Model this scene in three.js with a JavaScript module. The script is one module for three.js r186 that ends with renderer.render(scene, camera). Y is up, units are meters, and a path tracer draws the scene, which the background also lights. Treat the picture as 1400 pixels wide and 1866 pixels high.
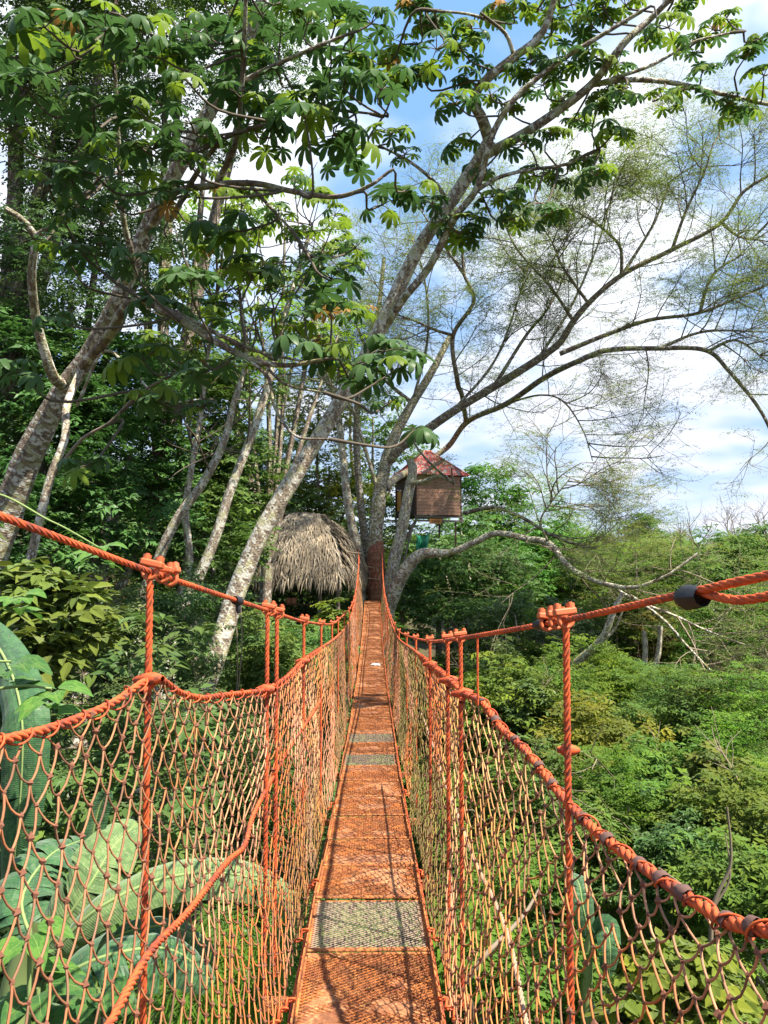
import * as THREE from 'three';
import { mergeGeometries, mergeVertices } from 'three/addons/utils/BufferGeometryUtils.js';
import { RoundedBoxGeometry } from 'three/addons/geometries/RoundedBoxGeometry.js';

const V3 = THREE.Vector3;
const V = (x, y, z) => new THREE.Vector3(x, y, z);
const scene = new THREE.Scene();

// ---------------------------------------------------------------- camera
const EYE = V(0.02, 1.55, 0);
const camera = new THREE.PerspectiveCamera(66.98, 768 / 1024, 0.05, 2500);
camera.position.copy(EYE);
camera.rotation.set(0.0546, -0.0145, 0, 'YXZ');
camera.updateMatrixWorld(true);
const CQ = camera.quaternion.clone();
// a place in the world from where it is seen in the photograph (1400 x 1866) and how far away it stands
const P = (px, py, d) => V(((px - 700) / 1410) * d, ((933 - py) / 1410) * d, -d).applyQuaternion(CQ).add(EYE);

// ---------------------------------------------------------------- numbers
function rng(seed) {
  let s = seed | 0;
  const f = () => { s = (s + 0x6d2b79f5) | 0; let t = Math.imul(s ^ (s >>> 15), 1 | s); t = (t + Math.imul(t ^ (t >>> 7), 61 | t)) ^ t; return ((t ^ (t >>> 14)) >>> 0) / 4294967296; };
  f.r = (a, b) => a + (b - a) * f();
  f.g = () => (f() + f() + f() - 1.5) / 0.75;   // roughly normal, about -2..2
  return f;
}
const mix = (a, b, t) => a + (b - a) * t, clamp = (x, a = 0, b = 1) => Math.min(b, Math.max(a, x));
const smooth = (x, a = 0, b = 1) => { const t = clamp((x - a) / (b - a)); return t * t * (3 - 2 * t); };
const hash3 = (x, y, z) => { let h = Math.imul(x, 374761393) ^ Math.imul(y, 668265263) ^ Math.imul(z, 2147483647 ^ 0x5bd1e995); h = Math.imul(h ^ (h >>> 13), 1274126177); return ((h ^ (h >>> 16)) >>> 0) / 4294967296; };
function noise3(x, y, z) {
  const ix = Math.floor(x), iy = Math.floor(y), iz = Math.floor(z);
  let u = x - ix, v = y - iy, w = z - iz;
  u = u * u * u * (u * (u * 6 - 15) + 10); v = v * v * v * (v * (v * 6 - 15) + 10); w = w * w * w * (w * (w * 6 - 15) + 10);
  const h = (a, b, c) => hash3(ix + a, iy + b, iz + c);
  return mix(mix(mix(h(0, 0, 0), h(1, 0, 0), u), mix(h(0, 1, 0), h(1, 1, 0), u), v), mix(mix(h(0, 0, 1), h(1, 0, 1), u), mix(h(0, 1, 1), h(1, 1, 1), u), v), w);
}
function fbm(x, y, z, o = 4) { let s = 0, a = 0.5, n = 0; for (let i = 0; i < o; i++) { s += a * noise3(x, y, z); n += a; a *= 0.5; x = x * 2.03 + 11.3; y = y * 2.03 + 5.7; z = z * 2.03 + 3.1; } return s / n; }

// ---------------------------------------------------------------- sky, sun, exposure
const SUN = V(0.43, 0.86, 0.26).normalize();
{
  const W = 2048, H = 1024, data = new Float32Array(W * H * 4), c = V();
  // banks of cloud and open blue, as far as the photograph shows them: [px, py, half width in radians, more or less cloud]
  const banks = [[840, 170, 0.20, -0.38], [690, 190, 0.10, -0.2], [1130, 260, 0.22, 0.34], [1330, 120, 0.08, -0.1], [1360, 560, 0.12, -0.22], [1130, 470, 0.14, 0.1], [880, 610, 0.10, -0.22], [1000, 700, 0.14, 0.2], [1240, 830, 0.2, 0.16], [1330, 700, 0.12, 0.04], [1180, 930, 0.1, -0.12], [760, 330, 0.12, -0.1], [1390, 350, 0.1, -0.12], [960, 560, 0.08, 0.12], [560, 90, 0.1, 0.2], [300, 60, 0.16, 0.26], [1330, 935, 0.06, 0.08], [500, 760, 0.1, -0.1]]
    .map(([x, y, s, a]) => [P(x, y, 10).sub(EYE).normalize(), s, a]);
  for (let j = 0; j < H; j++) for (let i = 0; i < W; i++) {
    const up = ((j + 0.5) / H - 0.5) * Math.PI, ro = ((i + 0.5) / W - 0.5) * 2 * Math.PI;
    c.set(Math.cos(ro) * Math.cos(up), Math.sin(up), Math.sin(ro) * Math.cos(up));
    const y = Math.max(c.y, 0), k = 1 / (y + 0.16);
    const px = c.x * k, pz = c.z * k;
    let cov = 0.55 * fbm(px * 1.1 + 3.1, pz * 1.1 + 7.7, 1.5, 5) + 0.45 * fbm(px * 3.3 + 13.1, pz * 3.3 + 2.2, 4.5, 5) + 0.14 * (fbm(c.x * 14, c.y * 22, c.z * 14, 4) - 0.5);
    for (const [b, s, a] of banks) { const d = 1 - b.dot(c); if (d < 3 * s * s) cov += a * 0.55 * Math.exp(-d * 2 / (s * s)); }
    const a = smooth(cov, 0.43, 0.65) * 0.95, thick = smooth(cov, 0.52, 0.9);
    const detail = fbm(px * 6 + 1, pz * 6 + 9, c.y * 8, 4);
    const grey = mix(1.06, 0.60, clamp(thick * 0.7 + (detail - 0.45) * 1.3)) * (0.9 + 0.2 * detail);
    const hz = Math.pow(1 - y, 5);
    const blue = [mix(0.115, 0.34, hz), mix(0.225, 0.40, hz), mix(0.42, 0.48, hz)];
    const lowc = 1 - 0.22 * smooth(1 - y, 0.55, 0.95); const cl = [0.53 * grey * lowc, 0.545 * grey * lowc, 0.575 * grey * (lowc * 0.8 + 0.2)];
    const o = (j * W + i) * 4;
    for (let q = 0; q < 3; q++) data[o + q] = mix(blue[q], cl[q], a);
    data[o + 3] = 1;
  }
  const sky = new THREE.DataTexture(data, W, H, THREE.RGBAFormat, THREE.FloatType);
  sky.mapping = THREE.EquirectangularReflectionMapping; sky.magFilter = THREE.LinearFilter; sky.minFilter = THREE.LinearFilter; sky.needsUpdate = true;
  scene.background = sky; scene.environment = sky;
}
const sun = new THREE.DirectionalLight(new THREE.Color().setRGB(1, 0.93, 0.78), 5);
sun.position.copy(SUN).multiplyScalar(120); sun.target.position.set(0, 0, -20);
sun.position.add(sun.target.position); sun.castShadow = true; sun.shadow.radius = 1;
sun.shadow.mapSize.set(4096, 4096);
Object.assign(sun.shadow.camera, { left: -60, right: 60, top: 60, bottom: -60, near: 1, far: 300 });
sun.shadow.camera.updateProjectionMatrix();
scene.add(sun, sun.target);
const EXPOSURE = 2.65;

// ---------------------------------------------------------------- names and tags
const taken = new Map();
function numbered(name) { const n = taken.get(name) ?? 0; taken.set(name, n + 1); return n ? `${name}_${String(n).padStart(3, '0')}` : name; }
function tag(o, label, category, group) { o.userData.label = label; o.userData.category = category; if (group) o.userData.group = group; return o; }
function thing(name, label, category, at = V(0, 0, 0), group) { const g = new THREE.Group(); g.name = numbered(name); g.position.copy(at); scene.add(g); return tag(g, label, category, group); }
function part(parent, name, geo, mat, kind) {
  const m = new THREE.Mesh(geo, mat); m.name = name; m.castShadow = m.receiveShadow = true;
  if (kind) m.userData.kind = kind;
  parent.add(m); return m;
}
function structure(name, geo, mat) { const m = new THREE.Mesh(geo, mat); m.name = name; m.castShadow = m.receiveShadow = true; m.userData.kind = 'structure'; scene.add(m); return m; }
// copies of one small shape that nobody could count (leaves of a crown, straws of a thatch)
function many(parent, name, geo, mat, mats, cols) {
  const im = new THREE.InstancedMesh(geo, mat, mats.length); im.name = name; im.castShadow = im.receiveShadow = true;
  mats.forEach((m, i) => im.setMatrixAt(i, m));
  if (cols) cols.forEach((c, i) => im.setColorAt(i, c));
  im.userData.kind = 'stuff'; parent.add(im); return im;
}
const shift = (geo, at) => geo.translate(-at.x, -at.y, -at.z);   // world geometry into a thing's own axes

// ---------------------------------------------------------------- shapes
// tapering tube through points; radii given per point
function tube(pts, radii, sides = 8, step = 0.25, wob = 0.0, seed = 0) {
  const curve = new THREE.CatmullRomCurve3(pts, false, 'centripetal');
  const len = curve.getLength(), n = Math.max(2, Math.ceil(len / step));
  const pos = [], nor = [], uv = [], idx = [];
  let nrm = null, prev = null; const t = V(), b = V(), q = new THREE.Quaternion();
  const rAvg = radii.reduce((a, c) => a + c, 0) / radii.length, circ = 2 * Math.PI * rAvg;
  for (let i = 0; i <= n; i++) {
    const k = i / n, tt = k * (pts.length - 1), a = Math.min(pts.length - 2, Math.floor(tt));
    const p = curve.getPoint(k), r0 = mix(radii[a], radii[a + 1], tt - a);
    curve.getTangent(k, t);
    if (!nrm) { nrm = Math.abs(t.y) < 0.9 ? V(0, 1, 0) : V(1, 0, 0); nrm.cross(t).normalize(); }
    else { q.setFromUnitVectors(prev, t); nrm.applyQuaternion(q); nrm.addScaledVector(t, -nrm.dot(t)).normalize(); }
    prev = t.clone(); b.crossVectors(t, nrm);
    for (let s = 0; s <= sides; s++) {
      const an = (s / sides) * Math.PI * 2, cx = Math.cos(an), sx = Math.sin(an);
      const r = wob ? r0 * (1 + wob * (noise3(cx * 1.3 + seed, sx * 1.3, k * len * 1.6 + seed * 3) - 0.5) * 2) : r0;
      const nx = nrm.x * cx + b.x * sx, ny = nrm.y * cx + b.y * sx, nz = nrm.z * cx + b.z * sx;
      pos.push(p.x + nx * r, p.y + ny * r, p.z + nz * r); nor.push(nx, ny, nz); uv.push((s / sides) * Math.max(circ, 0.02), k * len);
      if (i < n && s < sides) { const o = i * (sides + 1) + s; idx.push(o, o + 1, o + sides + 1, o + 1, o + sides + 2, o + sides + 1); }
    }
  }
  const g = new THREE.BufferGeometry();
  g.setAttribute('position', new THREE.Float32BufferAttribute(pos, 3)); g.setAttribute('normal', new THREE.Float32BufferAttribute(nor, 3)); g.setAttribute('uv', new THREE.Float32BufferAttribute(uv, 2)); g.setIndex(idx);
  if (wob > 0.05) g.computeVertexNormals();
  return g;
}
// twisted rope: strands that wind round the path
function rope(pts, r, pitch, step = 0.012, strands = 3, sides = 5) {
  const curve = new THREE.CatmullRomCurve3(pts, false, 'centripetal'), len = curve.getLength(), n = Math.max(4, Math.ceil(len / step)), out = [];
  const path = []; let nrm = null, prev = null; const q = new THREE.Quaternion();
  for (let i = 0; i <= n; i++) {
    const t = curve.getTangentAt(i / n), p = curve.getPointAt(i / n);
    if (!nrm) { nrm = Math.abs(t.y) < 0.9 ? V(0, 1, 0) : V(1, 0, 0); nrm.cross(t).normalize(); } else { q.setFromUnitVectors(prev, t); nrm.applyQuaternion(q); nrm.addScaledVector(t, -nrm.dot(t)).normalize(); }
    prev = t; path.push([p, nrm.clone(), V().crossVectors(t, nrm)]);
  }
  for (let s = 0; s < strands; s++) {
    const pos = [], nor = [], uv = [], idx = [], rc = r * 0.5, rs = r * 0.56;
    path.forEach(([p, a, b], i) => {
      const an = (i / n) * len / pitch * Math.PI * 2 + (s / strands) * Math.PI * 2;
      const cx = Math.cos(an), sx = Math.sin(an), c = p.clone().addScaledVector(a, cx * rc).addScaledVector(b, sx * rc);
      for (let k = 0; k <= sides; k++) {
        const w = an + ((k / sides) * 2 - 1) * Math.PI * 0.72, nx = a.clone().multiplyScalar(Math.cos(w)).addScaledVector(b, Math.sin(w));
        pos.push(c.x + nx.x * rs, c.y + nx.y * rs, c.z + nx.z * rs); nor.push(nx.x, nx.y, nx.z); uv.push(k / sides * 0.05, (i / n) * len);
        if (i < n && k < sides) { const o = i * (sides + 1) + k; idx.push(o, o + 1, o + sides + 1, o + 1, o + sides + 2, o + sides + 1); }
      }
    });
    const g = new THREE.BufferGeometry();
    g.setAttribute('position', new THREE.Float32BufferAttribute(pos, 3)); g.setAttribute('normal', new THREE.Float32BufferAttribute(nor, 3)); g.setAttribute('uv', new THREE.Float32BufferAttribute(uv, 2)); g.setIndex(idx); out.push(g);
  }
  return mergeGeometries(out);
}
// a straight bar of square or flat section between two points
function bar(a, b, w, h, up = V(0, 1, 0)) {
  const d = b.clone().sub(a), len = d.length(), g = new RoundedBoxGeometry(w, h, len, 1, Math.min(w, h) * 0.12);
  const z = d.normalize(), x = V().crossVectors(Math.abs(z.dot(up)) > 0.95 ? V(1, 0, 0) : up, z).normalize(), y = V().crossVectors(z, x);
  return g.applyMatrix4(new THREE.Matrix4().makeBasis(x, y, z).setPosition(a.clone().add(b).multiplyScalar(0.5)));
}
const box = (w, h, d, x = 0, y = 0, z = 0, r = 0.004) => new RoundedBoxGeometry(w, h, d, 1, Math.min(r, w / 3, h / 3, d / 3)).translate(x, y, z);
function fromTris(pos, uv, col) {
  const g = new THREE.BufferGeometry(); g.setAttribute('position', new THREE.Float32BufferAttribute(pos, 3));
  g.setAttribute('uv', new THREE.Float32BufferAttribute(uv ?? new Array((pos.length / 3) * 2).fill(0), 2));
  if (col) g.setAttribute('color', new THREE.Float32BufferAttribute(col, 3));
  g.computeVertexNormals(); return g;
}
const merged = (list) => mergeGeometries(list.map((g) => { g = g.index ? g : g; return g; }).some((g) => !g.index) ? list.map((g) => (g.index ? g.toNonIndexed() : g)) : list);

// ---------------------------------------------------------------- textures (what surfaces are made of)
function tex(size, f, rep = 1, srgb = true) {
  const d = new Uint8Array(size * size * 4);
  for (let j = 0; j < size; j++) for (let i = 0; i < size; i++) { const c = f(i / size, j / size), o = (j * size + i) * 4; d[o] = clamp(c[0], 0, 255); d[o + 1] = clamp(c[1], 0, 255); d[o + 2] = clamp(c[2], 0, 255); d[o + 3] = 255; }
  const t = new THREE.DataTexture(d, size, size); t.wrapS = t.wrapT = THREE.RepeatWrapping; t.magFilter = THREE.LinearFilter; t.minFilter = THREE.LinearMipmapLinearFilter; t.generateMipmaps = true; t.repeat.set(rep, rep);
  if (srgb) t.colorSpace = THREE.SRGBColorSpace; t.needsUpdate = true; return t;
}
// noise that tiles: a point on two circles
function tn(u, v, f, s, o = 4) {
  let sum = 0, a = 0.5, n = 0, F = Math.max(2, Math.round(f)), z = Math.floor(s * 13);
  for (let i = 0; i < o; i++, F *= 2, a *= 0.5, z += 17) {
    const x = u * F, y = v * F, ix = Math.floor(x), iy = Math.floor(y); let p = x - ix, q = y - iy; p = p * p * (3 - 2 * p); q = q * q * (3 - 2 * q);
    const h = (b, c) => hash3((ix + b + F) % F, (iy + c + F) % F, z);
    sum += a * mix(mix(h(0, 0), h(1, 0), p), mix(h(0, 1), h(1, 1), p), q); n += a;
  }
  return sum / n;
}
const L3 = (a, b, t) => [mix(a[0], b[0], t), mix(a[1], b[1], t), mix(a[2], b[2], t)];
function barkTex(base, pale, dark, moss, palePart, seed) {
  const hgt = [];
  const t = tex(512, (u, v) => {
    const n1 = tn(u, v, 19, seed, 4), n2 = tn(u, v, 36, seed + 3, 3), n3 = tn(u, v, 96, seed + 5, 2), n4 = tn(u, v, 5, seed + 8, 3);
    let c = L3(base, dark, smooth(n2, 0.42, 0.7) * 0.75 + (n3 - 0.5) * 0.5);
    const p = smooth(n1 * 0.75 + n2 * 0.2 + n4 * 0.25, 0.68 - palePart, 0.74 - palePart);
    c = L3(c, pale, p * 0.85);
    c = L3(c, moss, smooth(n4 + (n3 - 0.5) * 0.3, 0.56, 0.66) * 0.5);
    const cr = smooth(Math.abs(n2 - 0.5), 0.0, 0.03); c = L3(dark, c, 0.55 + 0.45 * cr);
    const s = 0.85 + n3 * 0.3; return [c[0] * s, c[1] * s, c[2] * s];
  }, 1.1);
  const bmp = tex(256, (u, v) => { const n = tn(u, v, 36, seed + 3, 3), m = tn(u, v, 96, seed + 5, 2), h = 255 * clamp(n * 0.7 + m * 0.4 - (1 - smooth(Math.abs(n - 0.5), 0, 0.04)) * 0.3); return [h, h, h]; }, 1.1, false);
  return { map: t, bumpMap: bmp };
}
const std = (o) => new THREE.MeshStandardMaterial({ roughness: 0.85, ...o });
const lin = (r, g, b) => new THREE.Color().setRGB(r, g, b);
const M = {};
M.barkGrey = std({ ...barkTex([128, 112, 96], [205, 205, 196], [70, 56, 46], [122, 122, 70], 0.06, 1), bumpScale: 0.012 });
M.barkPale = std({ ...barkTex([150, 136, 118], [214, 212, 202], [86, 72, 60], [150, 146, 84], 0.11, 4), bumpScale: 0.010 });
M.barkRed = std({ ...barkTex([124, 94, 74], [198, 194, 184], [74, 54, 42], [112, 106, 66], 0.05, 7), bumpScale: 0.014 });
M.barkRust = std({ ...barkTex([136, 84, 62], [176, 130, 106], [84, 50, 38], [116, 86, 60], 0.03, 15), bumpScale: 0.014 });
M.barkDark = std({ ...barkTex([122, 106, 92], [188, 186, 176], [72, 60, 50], [112, 112, 66], 0.02, 11), bumpScale: 0.012 });
M.twig = std({ color: lin(0.13, 0.10, 0.075) });
M.twigDark = std({ color: lin(0.09, 0.07, 0.05) });
M.twigPale = std({ color: lin(0.22, 0.17, 0.12) });
{
  const orange = tex(512, (u, v) => {
    const a = tn(u, v, 5, 21), b = tn(u, v, 16, 23, 3), c = tn(u, v, 60, 25, 2);
    let k = L3([188, 116, 58], [152, 88, 46], smooth(a, 0.38, 0.62)); k = L3(k, [212, 158, 88], smooth(b, 0.55, 0.7) * 0.7); k = L3(k, [88, 44, 26], smooth(b * 0.6 + c * 0.5, 0.56, 0.68) * 0.7);
    const s = 0.8 + c * 0.4; return [k[0] * s, k[1] * s, k[2] * s];
  }, 1.4);
  const bump = tex(256, (u, v) => { const h = 255 * tn(u, v, 30, 31, 3); return [h, h, h]; }, 1.4, false);
  M.rust = std({ map: orange, bumpMap: bump, bumpScale: 0.004, roughness: 0.8 });
  const soil = tex(512, (u, v) => {
    const a = tn(u, v, 4, 41), b = tn(u, v, 13, 43, 3), c = tn(u, v, 70, 45, 2);
    let k = L3([122, 74, 46], [160, 106, 68], smooth(a, 0.4, 0.62)); k = L3(k, [84, 44, 26], smooth(b, 0.5, 0.68) * 0.8); k = L3(k, [182, 132, 92], smooth(c, 0.6, 0.75) * 0.5);
    const s = 0.78 + c * 0.44; return [k[0] * s, k[1] * s, k[2] * s];
  }, 1.3);
  M.soil = std({ map: soil, bumpMap: bump, bumpScale: 0.006, roughness: 0.95 });
  const rp = tex(256, (u, v) => { const a = tn(u, v, 8, 51, 3), b = tn(u, v, 40, 53, 2); let k = L3([200, 88, 40], [174, 68, 34], smooth(a, 0.35, 0.65)); k = L3(k, [104, 54, 40], smooth(b * 0.6 + a * 0.4, 0.48, 0.64) * 0.8); return k; }, 2.3);
  M.rope = std({ map: rp, roughness: 0.75, bumpMap: bump, bumpScale: 0.001 });
  M.ropeDark = std({ map: rp, color: lin(0.55, 0.42, 0.42), roughness: 0.75 });
  M.ropeGrey = std({ color: lin(0.34, 0.22, 0.15), roughness: 0.9, bumpMap: bump, bumpScale: 0.001 });
  M.steel = std({ color: lin(0.36, 0.27, 0.20), roughness: 0.6, bumpMap: bump, bumpScale: 0.002 });
  M.winding = std({ color: lin(0.11, 0.055, 0.045), roughness: 0.9, bumpMap: bump, bumpScale: 0.003 });
  M.clamp = std({ color: lin(0.50, 0.12, 0.04), roughness: 0.6 });
  M.tape = std({ color: lin(0.012, 0.014, 0.02), roughness: 0.6 });
  M.net = std({ vertexColors: true, roughness: 0.85 });
}
const leafMat = (r, g, b, tr = 0.42, coat = 0) => new THREE.MeshPhysicalMaterial({ color: lin(r, g, b), roughness: 0.95, transmission: tr, thickness: 0, side: THREE.DoubleSide, specularIntensity: 0.25, clearcoat: coat, clearcoatRoughness: 0.38 });
M.leaf = leafMat(0.085, 0.165, 0.026);
M.leafDark = leafMat(0.074, 0.148, 0.032, 0.42, 0.45);
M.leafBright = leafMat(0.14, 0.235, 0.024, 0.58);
M.feather = leafMat(0.15, 0.22, 0.05, 0.55);
M.cecropia = leafMat(0.062, 0.135, 0.034, 0.46, 0.4);
M.cecropiaYoung = leafMat(0.17, 0.26, 0.022, 0.58, 0.2);
M.cecropiaDry = leafMat(0.36, 0.2, 0.05, 0.4);
M.banana = leafMat(0.06, 0.16, 0.045, 0.3, 0.5);
M.bananaPale = leafMat(0.22, 0.38, 0.14, 0.35, 0.3);

// ---------------------------------------------------------------- the ground: a ravine under the bridge, a wooded bank on the left, a far ridge
function groundY(x, z) {
  const d = -z;
  let y = -6.3;
  y += 4.3 * smooth(-x, 1.5, 9) + Math.max(0, -x - 9) * 0.22 * smooth(-x, 9, 40);
  y += 3.4 * smooth(d, 17, 27) * smooth(-x, -7, 3);
  y += 6.2 * smooth(z, 0.8, 4.5);
  const r = Math.hypot(x, z);
  y += 6.6 * smooth(r, 45, 120) + 3 * smooth(r, 120, 260) * noise3(x * 0.01, 3, z * 0.01);
  y += (noise3(x * 0.35, 0, z * 0.35) - 0.5) * 0.7 + (noise3(x * 0.06, 5, z * 0.06) - 0.5) * 2.2 * smooth(r, 8, 40);
  return y;
}
{
  const axis = []; for (let i = -70; i <= 70; i++) { const t = i / 70; axis.push(Math.sign(t) * (Math.abs(t) * 40 + Math.pow(Math.abs(t), 5) * 1400)); }
  const n = axis.length, pos = [], uv = [], idx = [];
  for (let j = 0; j < n; j++) for (let i = 0; i < n; i++) { const x = axis[i], z = axis[j] - 14; pos.push(x, groundY(x, z), z); uv.push(x, z); if (i < n - 1 && j < n - 1) { const o = j * n + i; idx.push(o, o + n, o + 1, o + 1, o + n, o + n + 1); } }
  const g = new THREE.BufferGeometry(); g.setAttribute('position', new THREE.Float32BufferAttribute(pos, 3)); g.setAttribute('uv', new THREE.Float32BufferAttribute(uv, 2)); g.setIndex(idx); g.computeVertexNormals();
  const t = tex(512, (u, v) => { const a = tn(u, v, 6, 61), b = tn(u, v, 24, 63, 3), c = tn(u, v, 80, 65, 2); let k = L3([58, 44, 30], [84, 66, 42], smooth(a, 0.4, 0.6)); k = L3(k, [48, 62, 26], smooth(b, 0.48, 0.64)); const s = 0.7 + c * 0.6; return [k[0] * s, k[1] * s, k[2] * s]; }, 0.35);
  structure('ground', g, std({ map: t, roughness: 1 })).userData.label = 'leaf-littered soil of the ravine and its banks';
}

// ---------------------------------------------------------------- the hanging bridge
const table = (rows) => (d, c) => { let i = 0; while (i < rows.length - 2 && d > rows[i + 1][0]) i++; const a = rows[i], b = rows[i + 1], t = (d - a[0]) / (b[0] - a[0]);
  const a0 = rows[Math.max(0, i - 1)], b1 = rows[Math.min(rows.length - 1, i + 2)];
  if (t < 0 || t > 1) return mix(a[c], b[c], t);
  const m0 = (i ? (b[c] - a0[c]) / (b[0] - a0[0]) : (b[c] - a[c]) / (b[0] - a[0])) * (b[0] - a[0]), m1 = (i < rows.length - 2 ? (b1[c] - a[c]) / (b1[0] - a[0]) : (b[c] - a[c]) / (b[0] - a[0])) * (b[0] - a[0]);
  const t2 = t * t, t3 = t2 * t; return a[c] * (2 * t3 - 3 * t2 + 1) + m0 * (t3 - 2 * t2 + t) + b[c] * (-2 * t3 + 3 * t2) + m1 * (t3 - t2); };
const deckTab = table([[-2, 0.1], [0, 0.06], [2.5, 0.0], [3.7, -0.065], [5, -0.2], [7, -0.34], [10, -0.48], [15, -0.62], [20, -0.5], [23, -0.3], [26.2, -0.02]]);
const deckY = (d) => deckTab(d, 1);
const lineTab = (list) => { const rows = list.map(([px, py, d]) => { const p = P(px, py, d); return [-p.z, p.x, p.y]; }).sort((a, b) => a[0] - b[0]); return table(rows); };
const cableL = lineTab([[-640, 705, 0.75], [0, 940, 1.31], [278, 1043, 1.9], [490, 1113, 2.9], [555, 1133, 4.07], [606, 1137, 6.9], [617, 1129, 8.1], [628, 1119, 9.8], [637, 1110, 11.8], [645.7, 1089, 15], [650, 1064, 18], [653.7, 1028, 22], [653, 1000, 26.2]]);
const cableR = lineTab([[2050, 905, 0.7], [1400, 1048, 1.12], [1265, 1078, 1.32], [1030, 1130, 1.9], [838, 1163, 2.85], [783, 1168, 4.36], [741, 1158, 7.4], [727, 1150, 9.5], [719, 1137, 11.5], [712.6, 1123, 13.7], [706, 1102, 17], [700.6, 1074, 21.5], [698, 1043, 24.5], [696, 1000, 26.2]]);
const netL = lineTab([[-700, 1590, 0.72], [-220, 1412, 1.02], [0, 1350, 1.29], [100, 1324, 1.47], [200, 1284, 1.68], [281, 1236, 1.9], [328, 1262, 2.07], [368, 1272, 2.25], [400, 1268, 2.4], [452, 1262, 2.65], [480, 1258, 2.85], [520, 1236, 3.3], [552, 1204, 4.07], [579, 1185, 5.0], [614, 1160, 7.6], [635, 1134, 11.5], [645.5, 1100, 15], [650, 1069, 18], [653.5, 1040, 22], [655, 1010, 26]]);
const netR = lineTab([[2100, 1930, 0.72], [1640, 1760, 0.94], [1400, 1694, 1.12], [1340, 1686, 1.2], [1270, 1645, 1.31], [1207, 1604, 1.42], [1140, 1556, 1.56], [1080, 1508, 1.73], [1032, 1459, 1.9], [1002, 1422, 2.0], [954, 1363, 2.22], [917, 1330, 2.38], [880, 1280, 2.6], [850, 1265, 2.8], [819, 1238, 3.2], [790, 1215, 4.1], [757, 1187, 5.8], [729, 1166, 9], [719, 1149, 11.5], [712.6, 1131, 13.7], [706, 1110, 17], [700.6, 1082, 21.5], [698, 1053, 24.5], [697, 1015, 26]]);
const at = (f, d) => V(f(d, 1), f(d, 2), -d);
const along = (f, a, b, step) => { const o = []; const n = Math.max(2, Math.ceil((b - a) / step)); for (let i = 0; i <= n; i++) o.push(at(f, mix(a, b, i / n))); return o; };

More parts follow.
